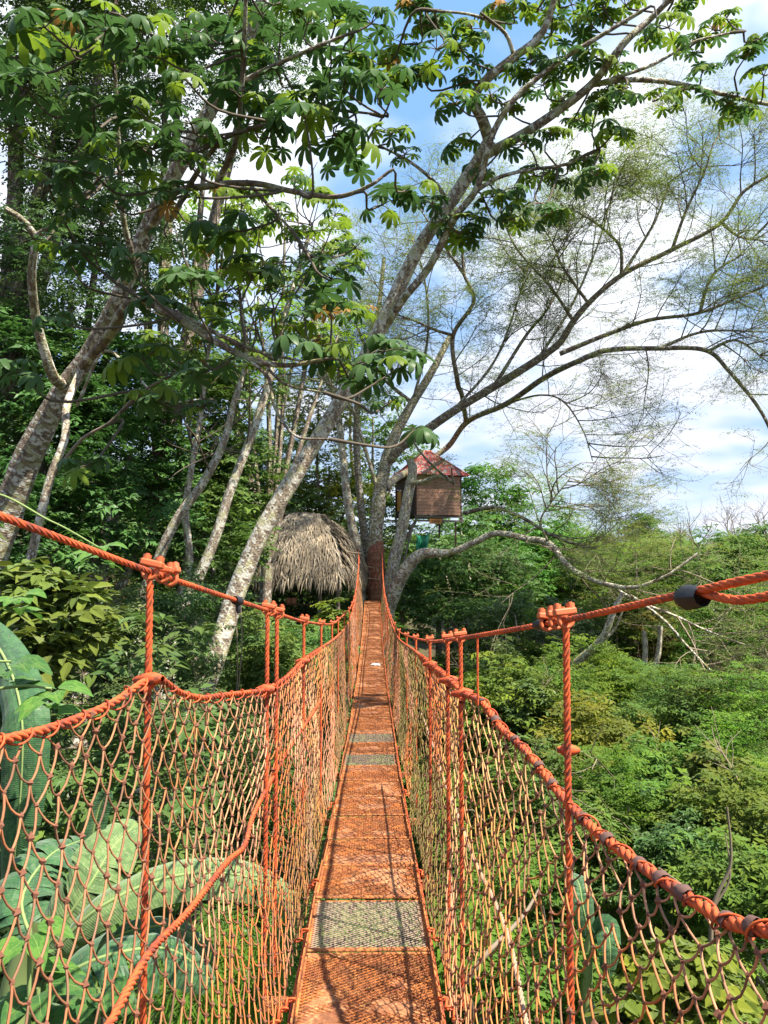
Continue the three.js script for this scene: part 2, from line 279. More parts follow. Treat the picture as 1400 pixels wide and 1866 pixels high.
const bridge = thing('hanging_bridge', 'narrow rusty orange hanging footbridge with rope net sides leading to the big tree', 'footbridge');
const PL = 0.55, WD = 0.5, D0 = 2.62;
{
  // expanded metal: zigzag strands that meet at their crests, each a tilted ribbon with a thin edge
  const grating = (pitch, wave, w, len, th) => {
    const pos = [], n = Math.floor(len / pitch), m = Math.round(w / (wave / 2)), amp = pitch * 0.46;
    const quad = (a, b, c, d) => pos.push(...a, ...b, ...c, ...a, ...c, ...d);
    for (let k = 0; k <= n; k++) {
      const z0 = -len / 2 + (len - n * pitch) / 2 + k * pitch, sg = k % 2 ? 1 : -1;
      for (let i = 0; i < m; i++) {
        const x0 = -w / 2 + (i * w) / m, x1 = x0 + w / m, e0 = (i % 2 ? 1 : -1) * sg * amp, e1 = -e0, h = th;
        const A = [x0, 0, z0 + e0 - h], B = [x1, 0, z0 + e1 - h], C = [x1, 0.0032, z0 + e1 + h], D = [x0, 0.0032, z0 + e0 + h];
        quad(A, D, C, B);
        quad(D, [D[0], D[1] - 0.003, D[2] + 0.0008], [C[0], C[1] - 0.003, C[2] + 0.0008], C);
      }
    }
    const uv = []; for (let i = 0; i < pos.length; i += 3) uv.push(pos[i] * 1.3, pos[i + 2] * 1.3);
    return fromTris(pos, uv);
  };
  const fine = grating(0.0105, 0.030, WD - 0.03, PL - 0.03, 0.0021), coarse = grating(0.021, 0.0376, WD - 0.03, PL - 0.03, 0.0036), rough = grating(0.042, 0.047, WD - 0.03, PL - 0.03, 0.008);
  const R = rng(5);
  // packed soil and rust in the grating: a lumpy sheet with worn bare spots
  const fills = [0, 1, 2, 3].map((q) => {
    const nx = 24, nz = 26, pos = [], uv = [], idx = [];
    for (let j = 0; j <= nz; j++) for (let i = 0; i <= nx; i++) {
      const x = (i / nx - 0.5) * (WD - 0.03), z = (j / nz - 0.5) * (PL - 0.03);
      pos.push(x, -0.0025 + 0.0085 * smooth(fbm(x * 7 + q * 9, q * 3, z * 7, 4), 0.42, 0.68) - 0.002, z); uv.push(x + q * 0.37, z + q * 0.71);
      if (i < nx && j < nz) { const o = j * (nx + 1) + i; idx.push(o, o + nx + 1, o + 1, o + 1, o + nx + 1, o + nx + 2); }
    }
    const g = new THREE.BufferGeometry(); g.setAttribute('position', new THREE.Float32BufferAttribute(pos, 3)); g.setAttribute('uv', new THREE.Float32BufferAttribute(uv, 2)); g.setIndex(idx); g.computeVertexNormals(); return g;
  });
  const worldUV = (g, k = 1) => { const p = g.attributes.position, u = []; for (let i = 0; i < p.count; i++) u.push((p.getX(i) + p.getY(i)) * k, (p.getZ(i) + p.getY(i)) * k); g.setAttribute('uv', new THREE.Float32BufferAttribute(u, 2)); return g; };
  // frame: two side angles with an upstand, a wide flat bar at the near end, a thin one at the far end
  const frame = worldUV(merged([
    box(0.006, 0.045, PL - 0.006, -WD / 2, 0.004, 0, 0.002), box(0.006, 0.045, PL - 0.006, WD / 2, 0.004, 0, 0.002),
    box(0.024, 0.006, PL - 0.006, -WD / 2 + 0.0155, -0.006, 0, 0.002), box(0.024, 0.006, PL - 0.006, WD / 2 - 0.0155, -0.006, 0, 0.002),
    box(WD - 0.012, 0.008, 0.028, 0, 0.004, PL / 2 - 0.018, 0.003), box(WD - 0.012, 0.006, 0.014, 0, 0.0005, -PL / 2 + 0.012, 0.002)]));
  const open = new Set([1, 8, 10]);
  const panels = [];
  for (let k = -7; k < 43; k++) {
    const a = D0 + k * PL, b = a + PL; if (b > 26.35) break;
    const pa = V(0, deckY(a), -a), pb = V(0, deckY(b), -b), m = part(bridge, 'deck_panel', frame, M.rust);
    m.position.copy(pa).add(pb).multiplyScalar(0.5); m.position.x += R.r(-0.006, 0.006); m.position.y += R.r(-0.003, 0.003);
    m.rotation.set(Math.atan2(pb.y - pa.y, PL), R.r(-0.008, 0.008), R.r(-0.012, 0.012), 'YXZ');
    part(m, 'grating', k < 8 ? fine : k < 18 ? coarse : rough, open.has(k) ? M.steel : M.rust);
    if (!open.has(k)) { const s = part(m, 'packed_soil', fills[(k + 28) % 4], M.soil); s.rotation.y = R() < 0.5 ? 0 : Math.PI; s.position.y = R.r(-0.0015, 0.001); }
    panels.push(m);
  }
  // the steel bearers that carry the panels, wider than the deck where the hangers reach them
  for (const d of [0.9, 1.9, 2.87, 4.07, 5.4, 6.9, 8.1, 9.8, 11.8, 13.5, 15, 16.5, 18, 20, 22, 24]) {
    const w = clamp(Math.max(Math.abs(cableL(d, 1)), Math.abs(cableR(d, 1))), 0.3, 0.62), y = deckY(d) - 0.045;
    part(bridge, 'bearer', bar(V(-w, y, -d), V(w, y, -d), 0.04, 0.04), M.rust);
  }
  for (const s of [-1, 1]) { const pts = []; for (let d = -1; d <= 26.2; d += 0.5) pts.push(V(s * 0.262, deckY(d) - 0.028, -d)); part(bridge, 'deck_cable', tube(pts, pts.map(() => 0.008), 6, 0.25), M.rope); }
}
// cables
for (const [f, near] of [[cableL, -0.6], [cableR, -0.6]]) {
  part(bridge, 'main_cable', merged([rope(along(f, near, 7, 0.2), 0.0074, 0.11, 0.012, 5, 4), tube(along(f, 6.98, 26.2, 0.5), along(f, 6.98, 26.2, 0.5).map(() => 0.008), 6, 0.25)]), f === cableL ? M.rope : M.rope);
}
{
  // second strand of the right cable, taped on at its end
  const pts = []; for (let d = -0.6; d <= 1.34; d += 0.1) { const p = at(cableR, d); p.y -= 0.030 * smooth(1.34 - d, 0, 0.18); p.x += 0.004; pts.push(p); }
  part(bridge, 'cable_tail', rope(pts, 0.0074, 0.11, 0.012, 5, 4), M.rope);
}
const tapeRoll = (p, q, r) => { const g = tube([p, p.clone().lerp(q, 0.3), p.clone().lerp(q, 0.7), q], [r * 0.8, r, r * 1.08, r * 0.75], 9, 0.006, 0.12, p.x * 9); return g; };
part(bridge, 'tape_wrap', tapeRoll(at(cableR, 1.29).add(V(0, -0.012, 0)), at(cableR, 1.36).add(V(0, -0.006, 0)), 0.021), M.tape);
part(bridge, 'tape_wrap', tapeRoll(at(cableR, 2.02), at(cableR, 2.1), 0.013), M.tape);
part(bridge, 'tape_wrap', merged([tapeRoll(at(cableL, 2.50), at(cableL, 2.56), 0.016), tapeRoll(at(cableL, 2.53), at(cableL, 2.53).add(V(0.004, -0.04, 0)), 0.009)]), M.tape);
// net ropes, with the lashing that laces the net to them
const loops = (f, a, b, pitch, r) => { const pts = [], n = Math.ceil((b - a) / 0.007), R = rng(77); let j = 0; for (let i = 0; i <= n; i++) { const d = mix(a, b, i / n), an = (d / pitch) * Math.PI * 2, p = at(f, d); if (i % 11 === 0) j = R.r(0, 0.007); const rr = r + j; p.x += Math.cos(an) * rr; p.y += Math.sin(an) * rr - 0.003; pts.push(p); } return tube(pts, pts.map(() => 0.0023), 4, 0.007); };
for (const f of [netL, netR]) {
  const near = along(f, -0.5, 6, 0.07), far = along(f, 5.98, 26, 0.5), rr = f === netR ? 0.0115 : 0.0088;
  part(bridge, 'net_rope', merged([rope(near, rr, 0.075, 0.012, 3, 5), tube(far, far.map(() => 0.010), 6, 0.25)]), M.rope);
  part(bridge, 'lashing', loops(f, 0.2, 5.2, 0.093, rr + 0.002), M.rope, 'stuff');
}
// clamp: saddle block, U-bolt and two nuts
const clampGeo = (() => { const u = []; for (let i = 0; i <= 8; i++) { const a = Math.PI * (i / 8); u.push(V(Math.cos(a) * 0.014, -Math.sin(a) * 0.014, 0)); } u.unshift(V(0.014, 0.034, 0)); u.push(V(-0.014, 0.034, 0)); const leg = tube(u, u.map(() => 0.0045), 6, 0.006);
  return merged([leg, box(0.046, 0.014, 0.020, 0, 0.016, 0), ...[-1, 1].map((s) => new THREE.CylinderGeometry(0.0085, 0.0085, 0.009, 6).translate(s * 0.014, 0.027, 0))].map((g) => (g.index ? g.toNonIndexed() : g))); })();
function clampAt(f, d, scale = 1, roll = 0) { const m = part(bridge, 'cable_clamp', clampGeo, M.clamp), p = at(f, d), q = at(f, d + 0.02).sub(p).normalize(); m.position.copy(p); m.quaternion.setFromRotationMatrix(new THREE.Matrix4().lookAt(V(0, 0, 0), q.negate(), V(0, 1, 0))); m.rotateZ(roll); m.scale.setScalar(scale); }
// hangers: [cable, net rope, distance, double]
const hang = (f, d, thick, to, sway = 0) => { const a = at(f, d), b = V(a.x + sway, deckY(d) - 0.05, -d); if (to) b.y = to; const c = a.clone().lerp(b, 0.5); c.x += sway * 0.5; const pts = [a, a.clone().lerp(b, 0.25), c, a.clone().lerp(b, 0.75).add(V(sway * 0.2, 0, 0)), b]; part(bridge, 'hanger_rope', d < 5 ? rope(pts, thick, 0.06, 0.012, 3, 5) : tube(pts, pts.map(() => thick), 6, 0.2), M.rope); };
for (const d of [0.55, 1.9, 2.9, 3.08, 4.07, 5.4, 6.9, 8.1, 9.8, 11.8, 13.5, 15, 16.5, 18, 20, 22, 24]) { hang(cableL, d, d < 2.5 ? 0.0092 : 0.0085); clampAt(cableL, d, d < 2.5 ? 1.25 : 1.1, 0.2); if (d > 2.5 && d < 5) clampAt(cableL, d + 0.06, 1.1, -0.25); }
clampAt(cableL, 2.02, 1.2, -0.2); clampAt(cableL, 1.97, 1.1, 0.15);
for (const d of [0.5, 1.9, 2.85, 3.2, 4.36, 5.8, 7.4, 9.5, 11.5, 13.7, 15.4, 17, 19, 21.5, 24]) { hang(cableR, d, d < 2.5 ? 0.0092 : 0.0085); clampAt(cableR, d, d < 2.5 ? 1.25 : 1.05, -0.1); }
for (const d of [1.96, 2.02]) clampAt(cableR, d, 1.15, 0.1);
hang(cableR, 2.6, 0.004, netR(2.6, 2));
// ties where hangers cross the net ropes, and the tie on the right hanger
const tie = (p, r, len, dir) => { const a = p.clone().addScaledVector(dir, -len / 2), b = p.clone().addScaledVector(dir, len / 2); return tube([a, p.clone().lerp(a, 0.4), p, p.clone().lerp(b, 0.5), b], [r * 0.5, r, r * 1.25, r, r * 0.45], 7, 0.008, 0.14, p.x * 7); };
for (const [c, f, d] of [[cableL, netL, 1.9], [cableL, netL, 2.9], [cableL, netL, 4.07], [cableR, netR, 2.85], [cableR, netR, 3.2], [cableR, netR, 4.36]]) { const p = at(f, d); p.x = mix(p.x, c(d, 1), 0.6); part(bridge, 'rope_knot', merged([tie(p, 0.018, 0.085, V(0.9, 0.1, 0.4).normalize()), tie(p.clone().add(V(0, -0.012, 0)), 0.014, 0.06, V(0.3, 0.5, -0.8).normalize())]), M.rope); }
{ const p = P(1036, 1367, 1.9); part(bridge, 'rope_knot', merged([tie(p, 0.013, 0.055, V(0.98, -0.02, 0.1).normalize()), tie(p.clone().add(V(-0.01, 0.004, 0.008)), 0.011, 0.03, V(0.2, 0.9, 0.1).normalize())]), M.rope); }
// cloth and cord windings on the right net rope
{ const R = rng(91); for (const d of [1.16, 1.24, 1.36, 1.44, 1.52, 1.66, 1.8, 2.0, 2.1, 2.3, 2.46, 2.62]) { const a = at(netR, d), b = at(netR, d + R.r(0.012, 0.03)); part(bridge, 'winding', tube([a, a.clone().lerp(b, 0.5).add(V(0, 0.002, 0)), b], [0.0135, 0.0155, 0.0135], 9, 0.006, 0.14, d * 5), M.winding); } }
// hand net: cords between the net rope and the deck edge
function sideNet(f, s, seed) {
  const R = rng(seed), HW = 0.0365, rows = 26, d1 = 26.0, dA = 0.15, n = Math.floor((d1 - dA) / HW);
  const pos = [], nor = [], col = [], idx = [], kpos = [], kcol = [];
  const nodes = new Map();
  const node = (i, j) => {
    const key = i * 64 + j; if (nodes.has(key)) return nodes.get(key);
    const d0 = dA + i * HW, v = j / rows;
    const bunch = 0.09 * (noise3(d0 * 1.7, seed, v * 1.2) - 0.5) * 2 * smooth(d0, 1.5, 4), jit = (s > 0 ? 0.015 : 0.011) + 0.008 * smooth(d0, 3, 8);
    const d = clamp(d0 + bunch * Math.sin(Math.PI * Math.min(1, v * 1.6)) + R.g() * jit * 0.6 - (v - 0.35) * 0.26 * smooth(4.5 - d0, 0, 3.5), -0.5, 26.1);
    const top = at(f, d), bx = s * (0.285 + 0.03 * (noise3(d * 1.3, 2, seed) - 0.3)), by = deckY(d) - 0.05;
    const vv = Math.pow(v, 1.06), p = V(mix(top.x, bx, vv), mix(top.y, by, vv), -d);
    p.x += s * Math.sin(Math.PI * v) * (0.025 + 0.10 * (noise3(d * 1.1, v * 2, seed + 4) - 0.5)) + R.g() * jit * 0.5; p.y += R.g() * jit * 0.5 * Math.sin(Math.PI * v);
    nodes.set(key, p); return p;
  };
  const O = [0.48, 0.14, 0.035], PK = [0.52, 0.24, 0.13], BR = [0.27, 0.11, 0.05], MO = [0.15, 0.13, 0.03], YE = [0.48, 0.29, 0.09];
  const GR = [0.15, 0.085, 0.05];
  const hue = (p, v) => { const a = noise3(p.z * 1.9, p.y * 3, seed), b = noise3(p.z * 0.8 + 7, p.y * 1.3, seed + 2), m = noise3(p.z * 1.1 + 3, p.y * 1.1, seed + 9) + (s > 0 ? 0.1 : -0.05);
    let c = L3(O, PK, smooth(a, 0.35, 0.7)); c = L3(c, BR, smooth(b, 0.5, 0.75) * 0.8); c = L3(c, YE, smooth(noise3(p.z * 0.6, 3, p.y + seed), 0.6, 0.75) * (s > 0 ? 0.7 : 0.3) * smooth(-p.z, 1.4, 3.2)); return L3(c, MO, smooth(m, 0.52, 0.66) * (s > 0 ? 0.85 : 0.5) * smooth(-p.z, 1.2, 3.4)); };
  const cord = (a, b, side, d, v, slack) => {
    const far = d > 7, S = far ? 3 : 4, K = far ? 2 : 4, r = (far ? 0.0027 : 0.0025) * (d > 12 ? 1.15 : 1);
    let c0 = hue(a, v); if (R() < 0.3) c0 = L3(c0, GR, R.r(0.3, 0.85)); const k0 = 0.7 + R() * 0.55, base = pos.length / 3;
    const t = b.clone().sub(a), up = V(1, 0, 0), u = V().crossVectors(t, up).normalize(), w = V().crossVectors(u, t).normalize();
    for (let i = 0; i <= K; i++) {
      const q = i / K, bow = Math.sin(Math.PI * q), p = a.clone().addScaledVector(t, q);
      p.z += side * bow * 0.006; p.y -= bow * slack;
      for (let m = 0; m < S; m++) { const an = (m / S) * Math.PI * 2, x = u.x * Math.cos(an) + w.x * Math.sin(an), y = u.y * Math.cos(an) + w.y * Math.sin(an), z = u.z * Math.cos(an) + w.z * Math.sin(an); pos.push(p.x + x * r, p.y + y * r, p.z + z * r); nor.push(x, y, z); col.push(c0[0] * k0, c0[1] * k0, c0[2] * k0); }
      if (i < K) for (let m = 0; m < S; m++) { const o = base + i * S + m, o2 = base + i * S + ((m + 1) % S); idx.push(o, o + S, o2, o2, o + S, o2 + S); }
    }
  };
  for (let j = 0; j < rows; j++) for (let i = (j % 2); i <= n; i += 2) {
    const a = node(i, j), d = -a.z;
    if (i > 0 && R() > 0.02) cord(a, node(i - 1, j + 1), -1, d, j / rows, 0.001 + R() * R() * 0.016);
    if (i < n && R() > 0.02) cord(a, node(i + 1, j + 1), 1, d, j / rows, 0.001 + R() * R() * 0.016);
    if (d < 5) { const k = new THREE.OctahedronGeometry(0.0064 * R.r(0.75, 1.4)).scale(1, 1.3, 1).rotateX(R() * 3).translate(a.x, a.y, a.z); kpos.push(k); }
  }
  const g = new THREE.BufferGeometry(); g.setAttribute('position', new THREE.Float32BufferAttribute(pos, 3)); g.setAttribute('normal', new THREE.Float32BufferAttribute(nor, 3)); g.setAttribute('color', new THREE.Float32BufferAttribute(col, 3)); g.setIndex(idx);
  const net = part(bridge, 'side_net', g, M.net, 'stuff');
  part(net, 'net_knots', mergeGeometries(kpos), std({ color: lin(0.15, 0.055, 0.03) }), 'stuff');
}
sideNet(netL, -1, 101); sideNet(netR, 1, 202);
// slack ropes that run along the nets
const slack = (pts, r, m, pitch = 0.05) => part(bridge, 'guy_rope', rope(pts.map((p) => P(...p)), r, pitch, 0.012, 3, 5), m);
slack([[160, 1930, 1.2], [200, 1866, 1.28], [270, 1740, 1.49], [340, 1665, 1.72], [415, 1570, 2.12], [448, 1537, 2.4], [457, 1500, 2.5], [485, 1440, 2.85], [530, 1360, 3.5], [560, 1315, 4.1], [585, 1275, 5.0]], 0.0085, M.rope);
slack([[975, 1930, 1.75], [960, 1866, 1.86], [930, 1720, 2.13], [900, 1640, 2.4], [868, 1575, 2.75], [840, 1500, 3.2], [812, 1430, 3.8], [790, 1360, 4.8], [768, 1300, 6.0]], 0.0075, M.ropeGrey);
// net ties down to the deck: chains of links beside the panels
const link = (() => { const u = []; for (let i = 0; i <= 12; i++) { const a = (i / 12) * Math.PI * 2; u.push(V(Math.cos(a) * 0.011, Math.sin(a) * 0.02, 0)); } return tube(u, u.map(() => 0.0042), 6, 0.008); })();
for (const [s, d, k] of [[-1, 3.9, 4], [-1, 2.75, 5], [1, 4.05, 4], [1, 2.75, 5], [-1, 5.6, 3], [1, 6.0, 3], [1, 3.3, 3], [-1, 3.3, 3]]) for (let i = 0; i < k; i++) { const m = part(bridge, 'chain_link', link, M.rope); m.position.set(s * (0.262 + i * 0.011), deckY(d) + 0.03 - i * 0.006 - (i === k - 1 ? 0.01 : 0), -d + i * 0.017); m.rotation.set(0.7, (i % 2) * 1.4, s * 0.9); }
// cross sticks that close the far end
for (const [a, b] of [[[661, 1032, 26.15], [691, 1037, 26.15]], [[669, 1054, 26.15], [691, 1057, 26.15]]]) part(bridge, 'cross_stick', tube([P(...a), P((a[0] + b[0]) / 2, (a[1] + b[1]) / 2 - 1, 26.16), P(...b)], [0.016, 0.018, 0.014], 6, 0.1), M.twigPale);

// ---------------------------------------------------------------- wood, thatch, roof sheets
{
  const wood = (a, b, dk, sd) => tex(256, (u, v) => { const g = tn(u, v, 3, sd, 2), w = tn(u * 1, v, 40, sd + 1, 2), f = fbm(u * 3 + sd, v * 70, sd, 3), st = tn(u, v, 9, sd + 5, 3); let k = L3(a, b, clamp(g * 0.6 + f * 0.5)); k = L3(k, dk, smooth(st, 0.5, 0.72) * 0.6); const s = 0.85 + w * 0.3; return [k[0] * s, k[1] * s, k[2] * s]; }, 1);
  M.plank = std({ map: wood([166, 124, 104], [188, 148, 124], [120, 86, 70], 71) });
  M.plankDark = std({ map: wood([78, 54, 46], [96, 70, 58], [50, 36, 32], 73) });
  M.timber = std({ map: wood([110, 98, 90], [140, 128, 118], [70, 60, 54], 75) });
  M.signWood = std({ map: wood([196, 130, 72], [214, 150, 90], [160, 100, 60], 77) });
  M.ochre = std({ map: wood([206, 140, 66], [224, 164, 90], [170, 110, 50], 79) });
  M.roofRed = std({ map: tex(512, (u, v) => { const a = tn(u, v, 5, 81), b = tn(u, v, 14, 83, 3), c = tn(u, v, 50, 85, 2); let k = L3([158, 66, 60], [184, 92, 78], smooth(a, 0.4, 0.6)); k = L3(k, [150, 150, 152], smooth(b + (a - 0.5) * 0.6, 0.56, 0.64)); k = L3(k, [176, 120, 88], smooth(c * 0.5 + b * 0.5, 0.55, 0.66) * 0.7); return k; }, 0.9), roughness: 0.55, metalness: 0.15 });
  M.thatchUnder = std({ color: lin(0.30, 0.25, 0.19) });
  M.straw = std({ color: lin(0.25, 0.21, 0.16), roughness: 0.9, side: THREE.DoubleSide });
  M.clay = std({ color: lin(0.32, 0.12, 0.07) });
  M.tarp = std({ color: lin(0.02, 0.26, 0.13), roughness: 0.5, side: THREE.DoubleSide });
}
const atBase = (base, list) => list.map((g) => shift(g, base));

// ---------------------------------------------------------------- thatched hut
{
  const A = P(448, 1038, 24.4), B = P(626, 1050, 23.9), eaveY = (A.y + B.y) / 2; A.y = B.y = eaveY;
  const front = B.clone().sub(A), back = P(664, 1030, 27.4).sub(B).setY(0);
  const C = B.clone().add(back), D = A.clone().add(back), mid = A.clone().add(B).add(C).add(D).multiplyScalar(0.25);
  const rd = front.clone().normalize(), top = P(548, 938, 25.6).y;
  const R1 = mid.clone().addScaledVector(rd, -0.62), R2 = mid.clone().addScaledVector(rd, 0.34); R1.y = top; R2.y = top - 0.05;
  const base = V(mid.x, P(540, 1180, 25).y, mid.z);
  const hut = thing('thatched_hut', 'open-sided hut with a shaggy palm-thatch hip roof left of the bridge end', 'hut', base);
  // roof body
  const faces = [[A, B, R2, R1], [B, C, R2, R2], [C, D, R1, R2], [D, A, R1, R1]];
  const pos = []; for (const [a, b, c, d] of faces) { const nn = V().crossVectors(b.clone().sub(a), c.clone().sub(a)).normalize(), N = 8, g = (i, j) => { const u = i / N, v = j / N; return a.clone().lerp(b, u).lerp(d.clone().lerp(c, u), v).addScaledVector(nn, 0.34 * Math.sin(Math.PI * v * 0.92) * (0.6 + 0.4 * Math.sin(Math.PI * u)) - 0.06); }; for (let i = 0; i < N; i++) for (let j = 0; j < N; j++) for (const [x, y] of [[i, j], [i + 1, j], [i + 1, j + 1], [i, j], [i + 1, j + 1], [i, j + 1]]) { const p = g(x, y); pos.push(p.x, p.y, p.z); } }
  for (const tri of [[A, C, B], [A, D, C]]) for (const p of tri) pos.push(p.x, p.y - 0.02, p.z);
  const roof = part(hut, 'roof', shift(fromTris(pos), base), M.thatchUnder);
  // a tuft of dry palm strips; lies down the slope along +z, leaf tips lifted a little
  const tuft = (sd) => { const R = rng(sd), q = []; for (let i = 0; i < 9; i++) { const x = R.r(-0.1, 0.1), l = R.r(0.3, 0.72), w = R.r(0.007, 0.02), sp = R.r(-0.2, 0.2), y0 = R.r(0, 0.04), y1 = R.r(-0.02, 0.13), tw = R.r(-0.012, 0.012);
    q.push(x - w, y0, 0, x + w, y0 + tw, 0, x + sp * 0.5 + w, (y0 + y1) / 2 + 0.03, l * 0.5, x - w, y0, 0, x + sp * 0.5 + w, (y0 + y1) / 2 + 0.03, l * 0.5, x + sp * 0.5 - w, (y0 + y1) / 2 + 0.03 - tw, l * 0.5, x + sp * 0.5 - w, (y0 + y1) / 2 + 0.03 - tw, l * 0.5, x + sp * 0.5 + w, (y0 + y1) / 2 + 0.03, l * 0.5, x + sp, y1 - 0.02, l); } return fromTris(q); };
  const R = rng(31), sets = [[], [], []], cols = [[], [], []], m4 = new THREE.Matrix4();
  for (const [a, b, c, d] of faces) {
    const nrm = V().crossVectors(b.clone().sub(a), c.clone().sub(a)).normalize(), down = a.clone().add(b).sub(c).sub(d).multiplyScalar(0.5).normalize(), side = V().crossVectors(nrm, down).normalize();
    const area = (a.distanceTo(b) + c.distanceTo(d)) / 2 * a.clone().add(b).multiplyScalar(0.5).distanceTo(c.clone().add(d).multiplyScalar(0.5));
    for (let i = 0; i < area * 230; i++) {
      let u = R(), v = R(); const w = mix(1, c.distanceTo(d) / a.distanceTo(b), v); if (R() > w) continue;
      if (R() < 0.12) v = R.r(-0.02, 0.08);
      const p = a.clone().lerp(b, u).lerp(d.clone().lerp(c, u), v); p.addScaledVector(nrm, R.r(-0.03, 0.1) + 0.34 * Math.sin(Math.PI * clamp(v, 0, 1) * 0.92) * (0.6 + 0.4 * Math.sin(Math.PI * u))); 
      const dn = down.clone().addScaledVector(side, R.g() * 0.3).addScaledVector(nrm, (v - 0.45) * 0.35); if (v < 0.1) dn.y -= R.r(0.1, 1.3); dn.normalize();
      const sd = V().crossVectors(nrm, dn).normalize(), n2 = V().crossVectors(dn, sd), k = R.r(0.7, 1.2);
      m4.makeBasis(sd, n2, dn).scale(V(k, k, k)).setPosition(p.sub(base)); const q = Math.floor(R() * 3); sets[q].push(m4.clone());
      const t = R(), s = R.r(0.45, 1.25) * (0.45 + 1.1 * noise3(p.x * 2.2, p.y * 2.2, p.z * 2.2)); cols[q].push(lin(s, s * mix(0.92, 1, t), s * mix(0.8, 1.02, t)));
    }
  }
  sets.forEach((s, i) => { const im = many(roof, 'thatch', tuft(40 + i), M.straw, s, cols[i]); });
  part(hut, 'ridge_pole', shift(tube([R1.clone().add(V(-0.25, 0.03, 0)), R1.clone().lerp(R2, 0.5).add(V(0, 0.08, 0)), R2.clone().add(V(0.25, 0.03, 0))], [0.04, 0.05, 0.04], 7, 0.1), base), M.twigDark);
  part(hut, 'eave_pole', shift(tube([P(622, 1003, 25.0), P(640, 1007, 24.6), P(658, 1009, 24.2)], [0.03, 0.03, 0.025], 6, 0.1), base), M.twigPale);
  const floorY = P(540, 1150, 24.5).y;
  const inset = (p, k) => p.clone().lerp(V(mid.x, p.y, mid.z), k);
  for (const p of [inset(A, 0.16), inset(B, 0.16), inset(C, 0.16), inset(D, 0.16), inset(A.clone().lerp(B, 0.78), 0.16)]) part(hut, 'post', shift(tube([V(p.x, eaveY + 0.25, p.z), V(p.x + 0.02, (eaveY + floorY) / 2, p.z), V(p.x, groundY(p.x, p.z) - 0.2, p.z)], [0.06, 0.065, 0.075], 8, 0.3, 0.06, p.x), base), M.timber);
  for (let i = 0; i < 12; i++) { const a = inset(A, 0.05).lerp(inset(D, 0.05), (i + 0.5) / 12), b = inset(B, 0.05).lerp(inset(C, 0.05), (i + 0.5) / 12); a.y = b.y = floorY; part(hut, 'floor_board', shift(bar(a, b, 0.27, 0.03), base), M.plankDark); }
  for (const h of [0.45, 0.85]) { const a = inset(A, 0.14), b = inset(B, 0.14); a.y = b.y = floorY + h; part(hut, 'rail', shift(bar(a, b, 0.05, 0.05), base), M.plankDark); }
  { const a = inset(A, 0.02), b = inset(B, 0.02); a.y = b.y = floorY - 0.1; part(hut, 'floor_beam', shift(bar(a, b, 0.1, 0.14), base), M.plankDark); }
  // two clay pots on the rail
  const prof = [[0, 0], [0.07, 0], [0.1, 0.14], [0.112, 0.15], [0.112, 0.18], [0.098, 0.18], [0.09, 0.15]].map(([x, y]) => new THREE.Vector2(x, y)), pot = new THREE.LatheGeometry(prof, 14);
  [[533, 'left'], [544, 'right']].forEach(([px, w]) => { const a = inset(A, 0.14), b = inset(B, 0.14), t = (px - 458) / 182, p = a.clone().lerp(b, t); const o = new THREE.Mesh(pot, M.clay); o.name = numbered('clay_pot'); o.castShadow = o.receiveShadow = true; o.position.set(p.x, floorY + 0.875, p.z); scene.add(o); tag(o, `${w} one of two small clay pots on the railing under the thatch`, 'pot', 'pots under the thatched roof'); });
}
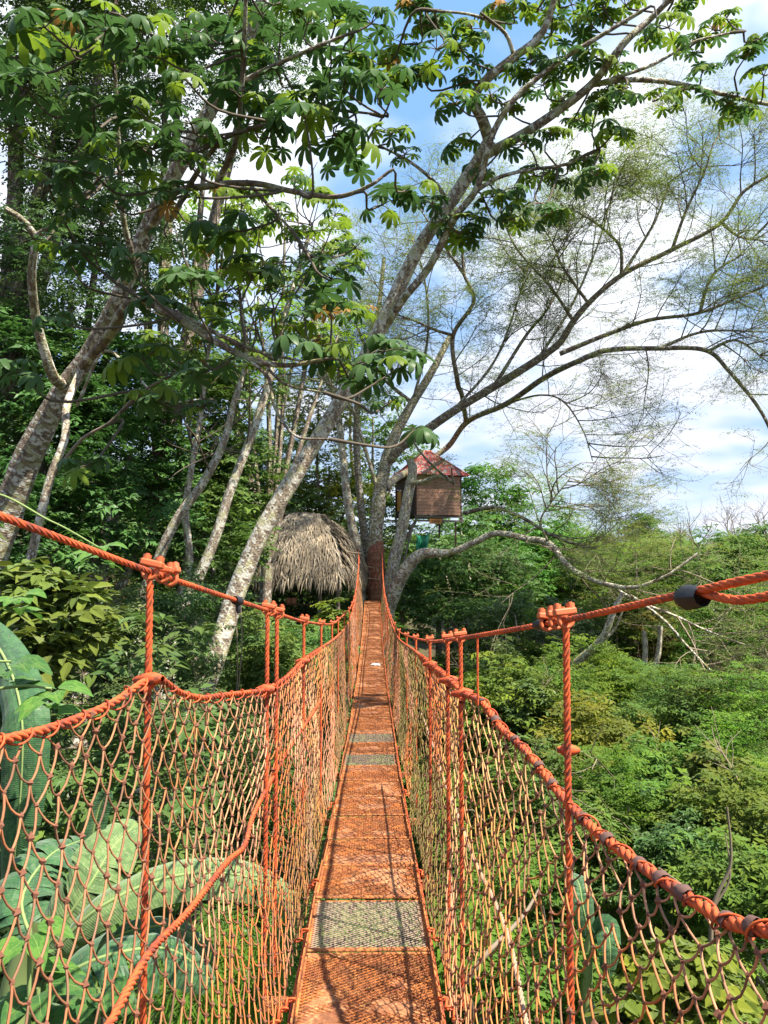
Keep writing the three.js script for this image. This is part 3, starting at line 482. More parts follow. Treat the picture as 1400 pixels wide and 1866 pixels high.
// ---------------------------------------------------------------- tree house
{
  const F = P(758, 938, 31), G = P(840, 938, 31.6), fl = F.y; G.y = fl;
  const fr = G.clone().sub(F).setY(0), W = fr.length(); fr.normalize(); const bv = P(722, 938, 33.4).sub(F).setY(0), bk = bv.clone().normalize();
  // the left side wall is seen at a slant
  const DP = bv.length(), Hh = P(800, 866, 31).y - fl;
  const base = F.clone().addScaledVector(fr, W / 2).addScaledVector(bk, DP / 2); base.y = fl - 0.35;
  const th = thing('tree_house', 'small brown board tree house with a red sheet roof high in the big tree', 'tree house', base);
  const H4 = F.clone().addScaledVector(bk, DP), K4 = G.clone().addScaledVector(bk, DP);
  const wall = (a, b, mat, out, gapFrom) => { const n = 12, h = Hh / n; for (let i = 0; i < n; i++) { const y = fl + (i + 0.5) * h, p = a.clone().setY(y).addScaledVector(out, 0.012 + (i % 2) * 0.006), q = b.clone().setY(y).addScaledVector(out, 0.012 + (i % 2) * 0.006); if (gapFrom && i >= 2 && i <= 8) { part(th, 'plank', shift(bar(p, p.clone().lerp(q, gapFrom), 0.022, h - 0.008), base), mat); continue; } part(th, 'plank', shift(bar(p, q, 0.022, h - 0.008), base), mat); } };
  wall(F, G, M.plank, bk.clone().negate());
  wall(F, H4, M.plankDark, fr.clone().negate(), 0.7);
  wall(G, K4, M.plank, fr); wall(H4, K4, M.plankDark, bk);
  // door panel in the opening of the side wall
  { const a = F.clone().addScaledVector(bk, DP * 0.72).addScaledVector(fr, 0.05), b = H4.clone().addScaledVector(fr, 0.05); a.y = b.y = fl + Hh * 0.36; part(th, 'door', shift(bar(a, b, 0.03, Hh * 0.7), base), M.ochre); }
  for (const p of [F, G, H4, K4]) part(th, 'corner_post', shift(bar(p.clone().setY(fl - 0.3), p.clone().setY(fl + Hh + 0.05), 0.07, 0.07), base), M.plankDark);
  for (let i = 0; i < 10; i++) { const a = F.clone().lerp(H4, (i + 0.5) / 10).setY(fl - 0.03), b = G.clone().lerp(K4, (i + 0.5) / 10).setY(fl - 0.03); part(th, 'floor_board', shift(bar(a, b, 0.24, 0.03), base), M.plankDark); }
  // outer beams under the front wall
  const out = bk.clone().multiplyScalar(-0.12), f2 = F.clone().add(out).addScaledVector(fr, -0.06), g2 = G.clone().add(out).addScaledVector(fr, 0.08);
  const beam = (dy, h) => part(th, 'beam', shift(bar(f2.clone().setY(fl + dy), g2.clone().setY(fl + dy), 0.05, h), base), M.timber);
  beam(-0.24, 0.075); beam(-0.085, 0.045);
  for (const t of [0.01, 0.55, 0.96]) { const p = f2.clone().lerp(g2, t); part(th, 'strut', shift(bar(p.clone().setY(fl - 0.06), p.clone().setY(fl - 0.22), 0.05, 0.05, V(1, 0, 0)), base), M.timber); }
  for (const [t, py] of [[0.84, 1004], [0.5, 978]]) { const p = f2.clone().lerp(g2, t).addScaledVector(bk, 0.07); part(th, 'post', shift(bar(p.clone().setY(fl - 0.27), p.clone().setY(P(829, py, 31.2).y), 0.065, 0.065, V(1, 0, 0)), base), M.plankDark); }
  { const a = F.clone().addScaledVector(bk, 0.1), b = P(738, 985, 29.2); part(th, 'brace', shift(bar(a.setY(fl - 0.3), b, 0.09, 0.09), base), M.plankDark); }
  for (const dz of [0.15, 0.4]) { const a = F.clone().addScaledVector(bk, DP * 0.55).setY(fl - dz).addScaledVector(fr, -0.1), b = H4.clone().setY(fl - dz).addScaledVector(fr, -0.35); part(th, 'beam', shift(bar(a, b, 0.06, 0.06), base), M.timber); }
  // hip roof of ribbed sheets
  const ev = fl + Hh + 0.02, o = 0.26, e = [F.clone().addScaledVector(fr, -o).addScaledVector(bk, -o), G.clone().addScaledVector(fr, o).addScaledVector(bk, -o), K4.clone().addScaledVector(fr, o).addScaledVector(bk, o), H4.clone().addScaledVector(fr, -o).addScaledVector(bk, o)]; e.forEach((p) => (p.y = ev));
  const cx = e[0].clone().add(e[1]).add(e[2]).add(e[3]).multiplyScalar(0.25), apex = cx.clone().setY(P(767, 820, 32).y), a1 = apex.clone().addScaledVector(fr, -0.14), a2 = apex.clone().addScaledVector(fr, 0.14);
  const facet = (p, q, t1, t2) => { // split each slope into sheets, every sheet ribbed
    const n = 3; for (let s = 0; s < n; s++) { const N = 14, pos = [], uv = [], nn = V().crossVectors(q.clone().sub(p), t1.clone().sub(p)).normalize(); if (nn.y < 0) nn.negate(); const lift = 0.012 * (s % 2);
      for (let i = 0; i < N; i++) { const u0 = (s + i / N) / n, u1 = (s + (i + 1) / N) / n, h0 = (i % 2) * 0.022 + lift, h1 = ((i + 1) % 2) * 0.022 + lift; const b0 = p.clone().lerp(q, u0).addScaledVector(nn, h0), b1 = p.clone().lerp(q, u1).addScaledVector(nn, h1), c0 = t1.clone().lerp(t2, u0).addScaledVector(nn, h0), c1 = t1.clone().lerp(t2, u1).addScaledVector(nn, h1);
        for (const [x, k] of [[b0, 0], [b1, 1], [c1, 3], [b0, 0], [c1, 3], [c0, 2]]) { pos.push(x.x - base.x, x.y - base.y, x.z - base.z); uv.push(k & 1 ? u1 * 2.4 : u0 * 2.4, k & 2 ? 1.7 : 0); } }
      const g = fromTris(pos, uv); const g2 = g.clone().translate(0, -0.004, 0); part(th, 'roof_sheet', g, M.roofRed); } };
  facet(e[0], e[1], a1, a2); facet(e[1], e[2], a2, a2); facet(e[2], e[3], a2, a1); facet(e[3], e[0], a1, a1);
  for (const [x, y] of [[e[0], a1], [e[1], a2], [e[2], a2], [e[3], a1], [a1, a2]]) part(th, 'ridge_cap', shift(tube([x.clone().add(V(0, 0.03, 0)), x.clone().lerp(y, 0.5).add(V(0, 0.03, 0)), y.clone().add(V(0, 0.035, 0))], [0.035, 0.035, 0.035], 6, 0.3), base), M.roofRed);
  // the name board
  const c = document.createElement('canvas'); c.width = 256; c.height = 96; const x = c.getContext('2d');
  x.fillStyle = '#c98a52'; x.fillRect(0, 0, 256, 96); for (let i = 0; i < 60; i++) { x.fillStyle = `rgba(${120 + (i * 37) % 60},${70 + (i * 23) % 40},40,0.18)`; x.fillRect(0, (i * 53) % 96, 256, 1 + (i % 3)); }
  x.fillStyle = '#3a1c10'; x.font = 'bold 60px sans-serif'; x.textAlign = 'center'; x.textBaseline = 'middle'; x.fillText('DAVID', 128, 50);
  const ct = new THREE.CanvasTexture(c); ct.colorSpace = THREE.SRGBColorSpace;
  const sp = f2.clone().lerp(g2, 0.4).addScaledVector(bk, -0.06).setY(fl - 0.26), sign = thing('name_board', 'small orange wooden name board on the tree house beam', 'sign', sp);
  sign.rotation.y = Math.atan2(-fr.z, fr.x);
  const bd = part(sign, 'board', box(0.54, 0.2, 0.03, 0, 0, 0, 0.006), M.signWood); part(bd, 'lettering', new THREE.PlaneGeometry(0.5, 0.17).translate(0, 0, 0.0175), std({ map: ct }));
}
// ---------------------------------------------------------------- ladder and the green sheet under the tree house
{
  const base = P(718, 1075, 28.4), lad = thing('ladder', 'pale wooden ladder leaning between the stems below the tree house', 'ladder', base);
  const l0 = P(706, 1075, 28.6), l1 = P(741, 948, 29.6), r0 = P(722, 1078, 28.2), r1 = P(754, 952, 29.2);
  for (const [a, b] of [[l0, l1], [r0, r1]]) part(lad, 'rail', shift(bar(a, b, 0.06, 0.06), base), M.timber);
  for (let i = 0; i < 11; i++) { const t = (i + 0.6) / 11.5; part(lad, 'rung', shift(bar(l0.clone().lerp(l1, t), r0.clone().lerp(r1, t), 0.05, 0.04), base), M.twigPale); }
  const pos = [], n = 10, R = rng(8), q = [P(757, 1000, 29), P(760, 974, 29.6), P(784, 968, 29.2), P(779, 1002, 28.6)];
  const pt = (i, j) => { const u = i / n, v = j / n, p = q[0].clone().lerp(q[3], u).lerp(q[1].clone().lerp(q[2], u), v); p.z += 0.14 * Math.sin(u * 9 + v * 2) + 0.08 * Math.sin(v * 11 + u * 3); p.y -= 0.12 * Math.sin(Math.PI * u); return p; };
  const tb = P(768, 990, 29);
  for (let i = 0; i < n; i++) for (let j = 0; j < n; j++) for (const [a, b] of [[i, j], [i + 1, j], [i + 1, j + 1], [i, j], [i + 1, j + 1], [i, j + 1]]) { const p = pt(a, b); pos.push(p.x - tb.x, p.y - tb.y, p.z - tb.z); }
  const m = new THREE.Mesh(mergeVertices(fromTris(pos)), M.tarp); m.geometry.computeVertexNormals(); m.name = 'green_tarpaulin'; m.position.copy(tb); m.castShadow = m.receiveShadow = true; scene.add(m);
  tag(m, 'crumpled green plastic sheet hanging below the tree house', 'tarpaulin');
  // a white scrap on the deck
  const s = new THREE.IcosahedronGeometry(0.06, 2), pp = s.attributes.position, v = V(); for (let i = 0; i < pp.count; i++) { v.fromBufferAttribute(pp, i); const k = 0.7 + 0.7 * noise3(v.x * 40 + 3, v.y * 40, v.z * 40); pp.setXYZ(i, v.x * 1.5 * k, Math.max(v.y * 0.45 * k, -0.012), v.z * k); } s.computeVertexNormals();
  const d = 15.2, w = new THREE.Mesh(s, std({ color: lin(0.75, 0.75, 0.74), flatShading: true })); w.name = 'white_scrap'; w.position.set(0.075, deckY(d) + 0.025, -d); w.castShadow = w.receiveShadow = true; scene.add(w); tag(w, 'small crumpled white scrap lying on the bridge deck', 'litter');
}

// ---------------------------------------------------------------- leaves
// one folded leaf as triangles: base at o, along dir, flat side up
function leafTris(out, o, dir, up, len, wid, fold = 0.25, droop = 0.2, fine = false) {
  const s = V().crossVectors(dir, up).normalize(), n = V().crossVectors(s, dir).normalize();
  const pt = (t, w, h) => { const k = droop * t * t * len; return [o.x + dir.x * len * t + s.x * w + n.x * h, o.y + dir.y * len * t + s.y * w + n.y * h - k, o.z + dir.z * len * t + s.z * w + n.z * h]; };
  const B = pt(0, 0, 0), T = pt(1, 0, 0), w = wid / 2, f = w * fold;
  if (!fine) { const Mi = pt(0.45, 0, -f * 0.6), Lf = pt(0.42, -w, f * 0.4), Rt = pt(0.42, w, f * 0.4); out.push(...B, ...Mi, ...Lf, ...B, ...Rt, ...Mi, ...Lf, ...Mi, ...T, ...Mi, ...Rt, ...T); return; }
  const M1 = pt(0.3, 0, -f * 0.6), M2 = pt(0.68, 0, -f * 0.5), L1 = pt(0.26, -w * 0.92, f * 0.4), R1 = pt(0.26, w * 0.92, f * 0.4), L2 = pt(0.64, -w * 0.72, f * 0.3), R2 = pt(0.64, w * 0.72, f * 0.3);
  out.push(...B, ...M1, ...L1, ...B, ...R1, ...M1, ...L1, ...M1, ...M2, ...L1, ...M2, ...L2, ...M1, ...R1, ...R2, ...M1, ...R2, ...M2, ...L2, ...M2, ...T, ...M2, ...R2, ...T);
}
// a leafy spray: leaves set along a few short twigs, about one unit across
// a larger leaf with a curved blade
function bigLeaf(o, dir, up, len, wid, fold, droop) {
  const s = V().crossVectors(dir, up).normalize(), n = V().crossVectors(s, dir).normalize(), N = 7, q = [], uv = [];
  const pt = (t, w) => o.clone().addScaledVector(dir, len * t).addScaledVector(s, w).addScaledVector(n, Math.abs(w) * fold - 0.25 * w * w / wid + 0.012 * len * Math.sin(t * 20 + w * 30)).add(V(0, -droop * t * t * len, 0));
  const W = (t) => (wid / 2) * Math.pow(Math.sin(Math.PI * Math.pow(t, 0.75)), 0.8);
  for (let i = 0; i < N; i++) for (const sg of [-1, 1]) for (let j = 0; j < 2; j++) { const t0 = i / N, t1 = (i + 1) / N, a = pt(t0, sg * W(t0) * j / 2), b = pt(t1, sg * W(t1) * j / 2), c = pt(t1, sg * W(t1) * (j + 1) / 2), d = pt(t0, sg * W(t0) * (j + 1) / 2); for (const x of sg < 0 ? [a, b, c, a, c, d] : [a, c, b, a, d, c]) q.push(x.x, x.y, x.z); const k = [j, j, j + 1, j, j + 1, j + 1], tt = [t0, t1, t1, t0, t1, t0]; for (const e of sg < 0 ? [0, 1, 2, 3, 4, 5] : [0, 2, 1, 3, 5, 4]) uv.push(0.5 + sg * k[e] * 0.25, tt[e]); }
  const g = fromTris(q, uv); g.deleteAttribute('normal'); const h = mergeVertices(g, 1e-5); h.computeVertexNormals(); return h;
}
function soft(g) { g.deleteAttribute('normal'); g.deleteAttribute('uv'); g = mergeVertices(g, 1e-5); g.computeVertexNormals(); return g; }
function spray(seed, o) {
  const R = rng(seed), q = [], { twigs = 5, per = 6, len = 0.2, wid = 0.1, spread = 0.5, fine = false, droop = 0.3, flat = 0.5, fold = 0.3 } = o;
  for (let t = 0; t < twigs; t++) {
    const a = (t / twigs) * Math.PI * 2 + R() * 0.9, el = R.r(-0.25, 0.9) * (1 - flat * 0.6), d = V(Math.cos(a) * Math.cos(el), Math.sin(el), Math.sin(a) * Math.cos(el));
    for (let i = 0; i < per; i++) {
      const k = (i + R()) / per, p = d.clone().multiplyScalar(spread * (0.15 + 0.85 * k)).add(V(R.g() * 0.03, R.g() * 0.03 - 0.12 * k * k, R.g() * 0.03));
      const sd = (i % 2 ? 1 : -1) * R.r(0.5, 1.2), dir = V(d.x * Math.cos(sd) - d.z * Math.sin(sd), d.y * 0.4 + R.r(-0.45, 0.25), d.x * Math.sin(sd) + d.z * Math.cos(sd)).normalize();
      const up = V(R.g() * 0.35, 1, R.g() * 0.35).normalize(), l = len * R.r(0.7, 1.25);
      leafTris(q, p, dir, up, l, wid * (l / len) * R.r(0.85, 1.15), fold, droop, fine);
    }
  }
  return fromTris(q);
}
const S = {
  broad: [1, 2, 3].map((i) => spray(300 + i, { twigs: 5, per: 6, len: 0.26, wid: 0.12, spread: 0.5 })),
  small: [1, 2, 3].map((i) => spray(310 + i, { twigs: 7, per: 9, len: 0.14, wid: 0.07, spread: 0.5 })),
  large: [1, 2].map((i) => spray(320 + i, { twigs: 4, per: 4, len: 0.42, wid: 0.24, spread: 0.45, fine: true, droop: 0.35 })),
  heart: [1, 2].map((i) => spray(330 + i, { twigs: 5, per: 4, len: 0.3, wid: 0.24, spread: 0.5, fine: true, droop: 0.3 })),
  feather: [1, 2, 3].map((i) => spray(340 + i, { twigs: 5, per: 11, len: 0.11, wid: 0.035, spread: 0.55, flat: 1, droop: 0.1, fold: 0.1 })),
  grassy: [1].map((i) => spray(350 + i, { twigs: 8, per: 3, len: 0.7, wid: 0.03, spread: 0.25, droop: 0.6, fold: 0.1 })),
};
const E = new THREE.Euler(), Q = new THREE.Quaternion(), SC = V();
const place = (p, k, R, tilt = 0.35) => new THREE.Matrix4().compose(p, Q.setFromEuler(E.set(R.g() * tilt, R() * 6.283, R.g() * tilt)), SC.setScalar(k));
const tint = (R, y = 0.25, v = 0.3) => { const k = 1 + R.g() * v * 0.6, w = R() ** 2 * y; return lin(Math.max(0.15, k * (1 + w * 1.2)), Math.max(0.2, k * (1 + w * 0.45)), Math.max(0.15, k * (1 - w * 0.3))); };
// leaves of a crown: sprays spread through lobes (each a centre and a radius), thicker towards the outside
function crownLeaves(parent, base, lobes, kind, mat, o = {}) {
  const own = rng((o.seed ?? 1) * 7 + 3), oh = [own.r(0.78, 1.24), own.r(0.86, 1.14), own.r(0.8, 1.3)];
  const { dens = 26, size = 0.5, seed = 1, squash = 0.85, shell = 0.55, y = 0.3, v = 0.35 } = o, R = rng(seed), sets = S[kind].map(() => []), cols = S[kind].map(() => []);
  for (const [c, r] of lobes) {
    const n = Math.round(dens * r * r * 4 / (size * size) * 0.25);
    for (let i = 0; i < n; i++) {
      const d = V(R.g(), R.g(), R.g()).normalize(), k = Math.pow(mix(shell * R(), 1, Math.sqrt(R())), 0.8), b = 0.72 + 0.56 * noise3(d.x * 2.3 + c.x, d.y * 2.3 + c.y, d.z * 2.3 + seed);
      const p = c.clone().add(V(d.x * r * k * b, d.y * r * squash * k * b, d.z * r * k * b));
      if (noise3(p.x * 0.9 / Math.max(size, 0.35) * 0.5, p.y * 0.9 / Math.max(size, 0.35) * 0.5, p.z * 0.9 / Math.max(size, 0.35) * 0.5 + seed) < (o.gap ?? 0.3)) continue;
      const q = Math.floor(R() * sets.length); sets[q].push(place(p.sub(base), size * R.r(0.7, 1.3), R)); { const t = tint(R, y, v); cols[q].push(lin(t.r * oh[0], t.g * oh[1], t.b * oh[2])); }
    }
  }
  sets.forEach((s, i) => s.length && many(parent, o.name ?? 'foliage', S[kind][i], mat, s, cols[i]));
}
const limb = (list, dd = 0) => list.map(([px, py, d]) => P(px, py, d + dd));
const taper = (n, a, b) => Array.from({ length: n }, (_, i) => mix(a, b, i / (n - 1)));

// twigs that grow by themselves: returns tubes; tips are collected for leaves
function grow(out, tips, start, dir, len, r, level, R, o) {
  const n = 4, pts = [start.clone()], d = dir.clone(); let p = start.clone();
  for (let i = 0; i < n; i++) { d.add(V(R.g() * o.crook, R.g() * o.crook * 0.7 + (o.lift ?? 0.03), R.g() * o.crook)).normalize(); p = p.clone().addScaledVector(d, len / n); pts.push(p); }
  out.push(tube(pts, taper(pts.length, r, r * 0.45), level > 1 ? 5 : 3, level > 1 ? len / 7 : len / 4));
  if (level === 0) { tips.push(p, pts[2]); return; }
  const kids = o.kids[level] ?? 3;
  for (let k = 0; k < kids; k++) {
    const t = R.r(0.3, 1), i = Math.min(n - 1, Math.floor(t * n)), q = pts[i].clone().lerp(pts[i + 1], t * n - i), dd = pts[i + 1].clone().sub(pts[i]).normalize();
    const side = V(R.g(), R.g() * 0.7, R.g()); side.addScaledVector(dd, -side.dot(dd)).normalize();
    grow(out, tips, q, dd.multiplyScalar(R.r(0.5, 0.9)).add(side.multiplyScalar(R.r(0.5, 1))).normalize(), len * R.r(0.5, 0.75), r * 0.55, level - 1, R, o);
  }
}

// ---------------------------------------------------------------- trees with hand-shaped (umbrella) leaves
function palmate(seed, lobes, droop) {
  const R = rng(seed), q = [], span = Math.PI * 1.86;
  for (let k = 0; k < lobes; k++) {
    const t = lobes === 1 ? 0.5 : k / (lobes - 1), a = (t - 0.5) * span, L = mix(0.62, 1, Math.sin(Math.PI * mix(0.22, 0.78, t)) ** 1.2) * R.r(0.92, 1.08), W = L * 0.37 * R.r(0.9, 1.1), dr = droop * R.r(0.75, 1.25), tw = R.r(-0.12, 0.12);
    const ca = Math.cos(a), sa = Math.sin(a), prof = [[0, 0.02], [0.28, 0.62], [0.55, 0.92], [0.76, 1], [0.92, 0.66], [1, 0.12]];
    const pt = (s, w) => { const x = L * s * Math.cos(dr * s * 0.8), y = -L * s * Math.sin(dr * s * 0.95) + Math.abs(w) * 0.22 + w * tw; return [ca * x - sa * w, y, sa * x + ca * w]; };
    for (let i = 0; i < prof.length - 1; i++) { const [s0, w0] = prof[i], [s1, w1] = prof[i + 1]; for (const sg of [-1, 1]) { const A = pt(s0, 0), B = pt(s1, 0), C = pt(s1, sg * w1 * W / 2), D = pt(s0, sg * w0 * W / 2); if (sg > 0) q.push(...A, ...D, ...C, ...A, ...C, ...B); else q.push(...A, ...B, ...C, ...A, ...C, ...D); } }
  }
  return soft(fromTris(q));
}
const palm = [palmate(1, 9, 0.3), palmate(2, 8, 0.6), palmate(3, 9, 0.85), palmate(4, 8, 0.45)];
// stalks and leaves round a shoot tip
function whorl(tree, base, tip, dir, n, rad, R, stalks, leaves, mats) {
  for (let i = 0; i < n; i++) {
    const a = (i / n) * Math.PI * 2 + R() * 0.8, el = R.r(-0.25, 0.75), out = V(Math.cos(a) * Math.cos(el), Math.sin(el), Math.sin(a) * Math.cos(el)).addScaledVector(dir, 0.35).normalize();
    const len = rad * R.r(0.9, 1.7), c = tip.clone().addScaledVector(out, len).add(V(0, -len * 0.18, 0));
    stalks.push(tube([tip, tip.clone().lerp(c, 0.5).add(V(0, len * 0.1, 0)), c], [0.0065, 0.005, 0.004], 4, len / 3));
    const nrm = V(0, 1, 0).addScaledVector(out, R.r(0.15, 0.95)).add(V(R.g() * 0.15, 0, R.g() * 0.15)).normalize(), x = out.clone().addScaledVector(nrm, -out.dot(nrm)).normalize(), z = V().crossVectors(x, nrm);
    const k = rad * R.r(0.7, 1.2); leaves.push([new THREE.Matrix4().makeBasis(x, nrm, z).scale(V(k, k, k)).setPosition(c.clone().sub(base)), R() < 0.014 ? 2 : R() < mats ? 1 : 0, Math.floor(R() * palm.length)]);
  }
}
function addLeaves(tree, leaves, toEye) {
  leaves.sort((a, b) => toEye(a[0]) - toEye(b[0]));
  const mats = [M.cecropia, M.cecropiaYoung, M.cecropiaDry];
  leaves.slice(0, 295).forEach(([m, k, g]) => { const o = part(tree, 'leaf', palm[g], mats[k]); o.matrixAutoUpdate = true; m.decompose(o.position, o.quaternion, o.scale); });
  const rest = leaves.slice(295); if (rest.length) { const by = mats.map((mm, k) => rest.filter((l) => l[1] === k)); by.forEach((l, k) => l.length && many(tree, 'leaf_mass', palm[k % 4], mats[k], l.map((x) => x[0]))); }
}
// a shoot from the nearest limb out to a tip
function shoot(limbs, tip, R, out, r0 = 0.022) {
  let best = null, bd = 1e9; for (const l of limbs) for (let i = 2; i < l.length; i++) { const d = l[i].distanceTo(tip) + Math.max(0, l[i].y - tip.y) * 0.4; if (d < bd) { bd = d; best = [l[i], l[i - 1]]; } }
  const [s, b] = best, g = s.clone().sub(b).normalize(), len = s.distanceTo(tip), c1 = s.clone().addScaledVector(g, len * 0.3).add(V(0, -len * 0.04, 0)), c2 = s.clone().lerp(tip, 0.7).add(V(R.g() * 0.06, -len * 0.12, R.g() * 0.06));
  const pts = [s, c1, c2, tip], rr = Math.min(0.05, r0 * (0.6 + len * 0.3)); out.push(tube(pts, [rr, rr * 0.8, rr * 0.65, rr * 0.5], 6, Math.max(0.08, len / 10))); return tip.clone().sub(c2).normalize();
}
const dense = (pts) => new THREE.CatmullRomCurve3(pts, false, 'centripetal').getPoints(pts.length * 5);
const clampLen = (p) => p;
// --- the leaning one in front of the hut, its head over the bridge
{
  const R = rng(61), base = P(300, 1450, 9.2); base.y = groundY(base.x, base.z);
  const t = thing('umbrella_leaf_tree', 'leaning lichen-spotted tree in front of the thatched hut, hand-shaped leaves overhead', 'tree', base, 'trees with hand-shaped leaves');
  const trunk = [base.clone().add(V(-0.3, -0.3, 0)), ...limb([[300, 1420, 9.2], [345, 1310, 9.3], [382, 1230, 9.4], [430, 1080, 9.6], [480, 965, 9.7], [545, 855, 9.8], [612, 745, 9.9], [690, 605, 9.9], [762, 455, 9.8], [820, 370, 9.7], [870, 295, 9.6], [893, 255, 9.5]])];
  part(t, 'trunk', shift(tube(trunk, [0.15, 0.135, 0.13, 0.125, 0.118, 0.11, 0.102, 0.095, 0.09, 0.086, 0.082, 0.08, 0.075], 14, 0.1, 0.07, 3), base), M.barkPale);
  const B = [
    [[[893, 258, 9.5], [878, 215, 9.4], [864, 188, 9.3], [872, 162, 9.2], [930, 110, 9.1], [985, 65, 9.0], [1010, 0, 8.9], [1030, -90, 8.8]], 0.075, 0.03],
    [[[880, 285, 9.5], [950, 247, 9.4], [1010, 207, 9.3], [1080, 152, 9.2], [1140, 76, 9.0], [1185, 35, 9.0], [1240, -20, 8.8]], 0.065, 0.03],
    [[[1075, 155, 9.2], [1140, 146, 9.2], [1220, 150, 9.2], [1310, 170, 9.2], [1400, 190, 9.2], [1470, 200, 9.2]], 0.035, 0.02],
    [[[700, 600, 9.9], [735, 545, 9.7], [780, 490, 9.6], [830, 395, 9.4], [868, 345, 9.3], [900, 240, 9.1], [940, 178, 9.0], [1020, 112, 8.9], [1100, 62, 8.8], [1170, 20, 8.7]], 0.055, 0.022],
    [[[872, 345, 9.3], [905, 325, 9.3], [960, 310, 9.2], [1030, 300, 9.2], [1065, 283, 9.1]], 0.028, 0.014],
    [[[1080, 155, 9.2], [1190, 118, 9.1], [1260, 78, 9.0], [1330, 60, 9.0]], 0.024, 0.012],
    [[[940, 112, 9.1], [920, 60, 9.0], [870, 30, 8.9], [800, 20, 8.8]], 0.026, 0.012],
    [[[820, 372, 9.7], [790, 330, 9.5], [740, 290, 9.4], [700, 270, 9.3]], 0.028, 0.014],
  ];
  const limbs = B.map(([l, a, b]) => { const p = limb(l); part(t, 'branch', shift(tube(p, taper(p.length, a, b), 9, 0.1, 0.06, l[0][0]), base), M.barkGrey); return dense(p); });
  const tips = [[835, 110], [862, 70], [905, 40], [930, 25], [975, 30], [1000, 75], [1040, 20], [1075, 60], [1110, 30], [960, 130], [905, 140], [845, 150], [790, 60], [760, 25], [800, 110], [770, 150], [830, 200], [900, 190], [985, 165], [1040, 130], [1085, 110], [1130, 130], [1180, 80], [1220, 60], [1260, 100], [1290, 60], [1330, 40], [1380, 90], [1350, 120], [1240, 180], [1280, 140], [1320, 190], [1360, 215], [1395, 150], [1200, 190], [1140, 180], [1090, 220], [1050, 240], [1010, 260], [1120, 260], [1060, 300], [1085, 330], [1020, 340], [970, 330], [940, 350], [985, 380], [900, 370], [930, 410], [860, 410], [840, 440], [800, 420], [790, 380], [1010, 400], [850, 270], [940, 215], [1100, 170], [735, 290], [712, 260], [700, 130], [725, 175], [740, 90], [1020, 190], [880, 320], [960, 270], [1150, 20], [1060, -20], [960, -30], [1250, 10]];
  const st = [], lv = [], sh = [];
  for (const [px, py] of tips) { const p = P(px + R.g() * 8, py + R.g() * 6 - 12, 9.2 + R.g() * 0.45), d = shoot(limbs, p, R, sh); whorl(t, base, p, d, 6 + Math.floor(R() * 4), 0.14 * R.r(0.75, 1.2), R, st, lv, 0.42); }
  part(t, 'shoots', shift(mergeGeometries(sh), base), M.twigDark, 'stuff'); part(t, 'leaf_stalks', shift(mergeGeometries(st), base), M.twigPale, 'stuff');
  addLeaves(t, lv, (m) => V().setFromMatrixPosition(m).add(base).distanceTo(EYE));
}
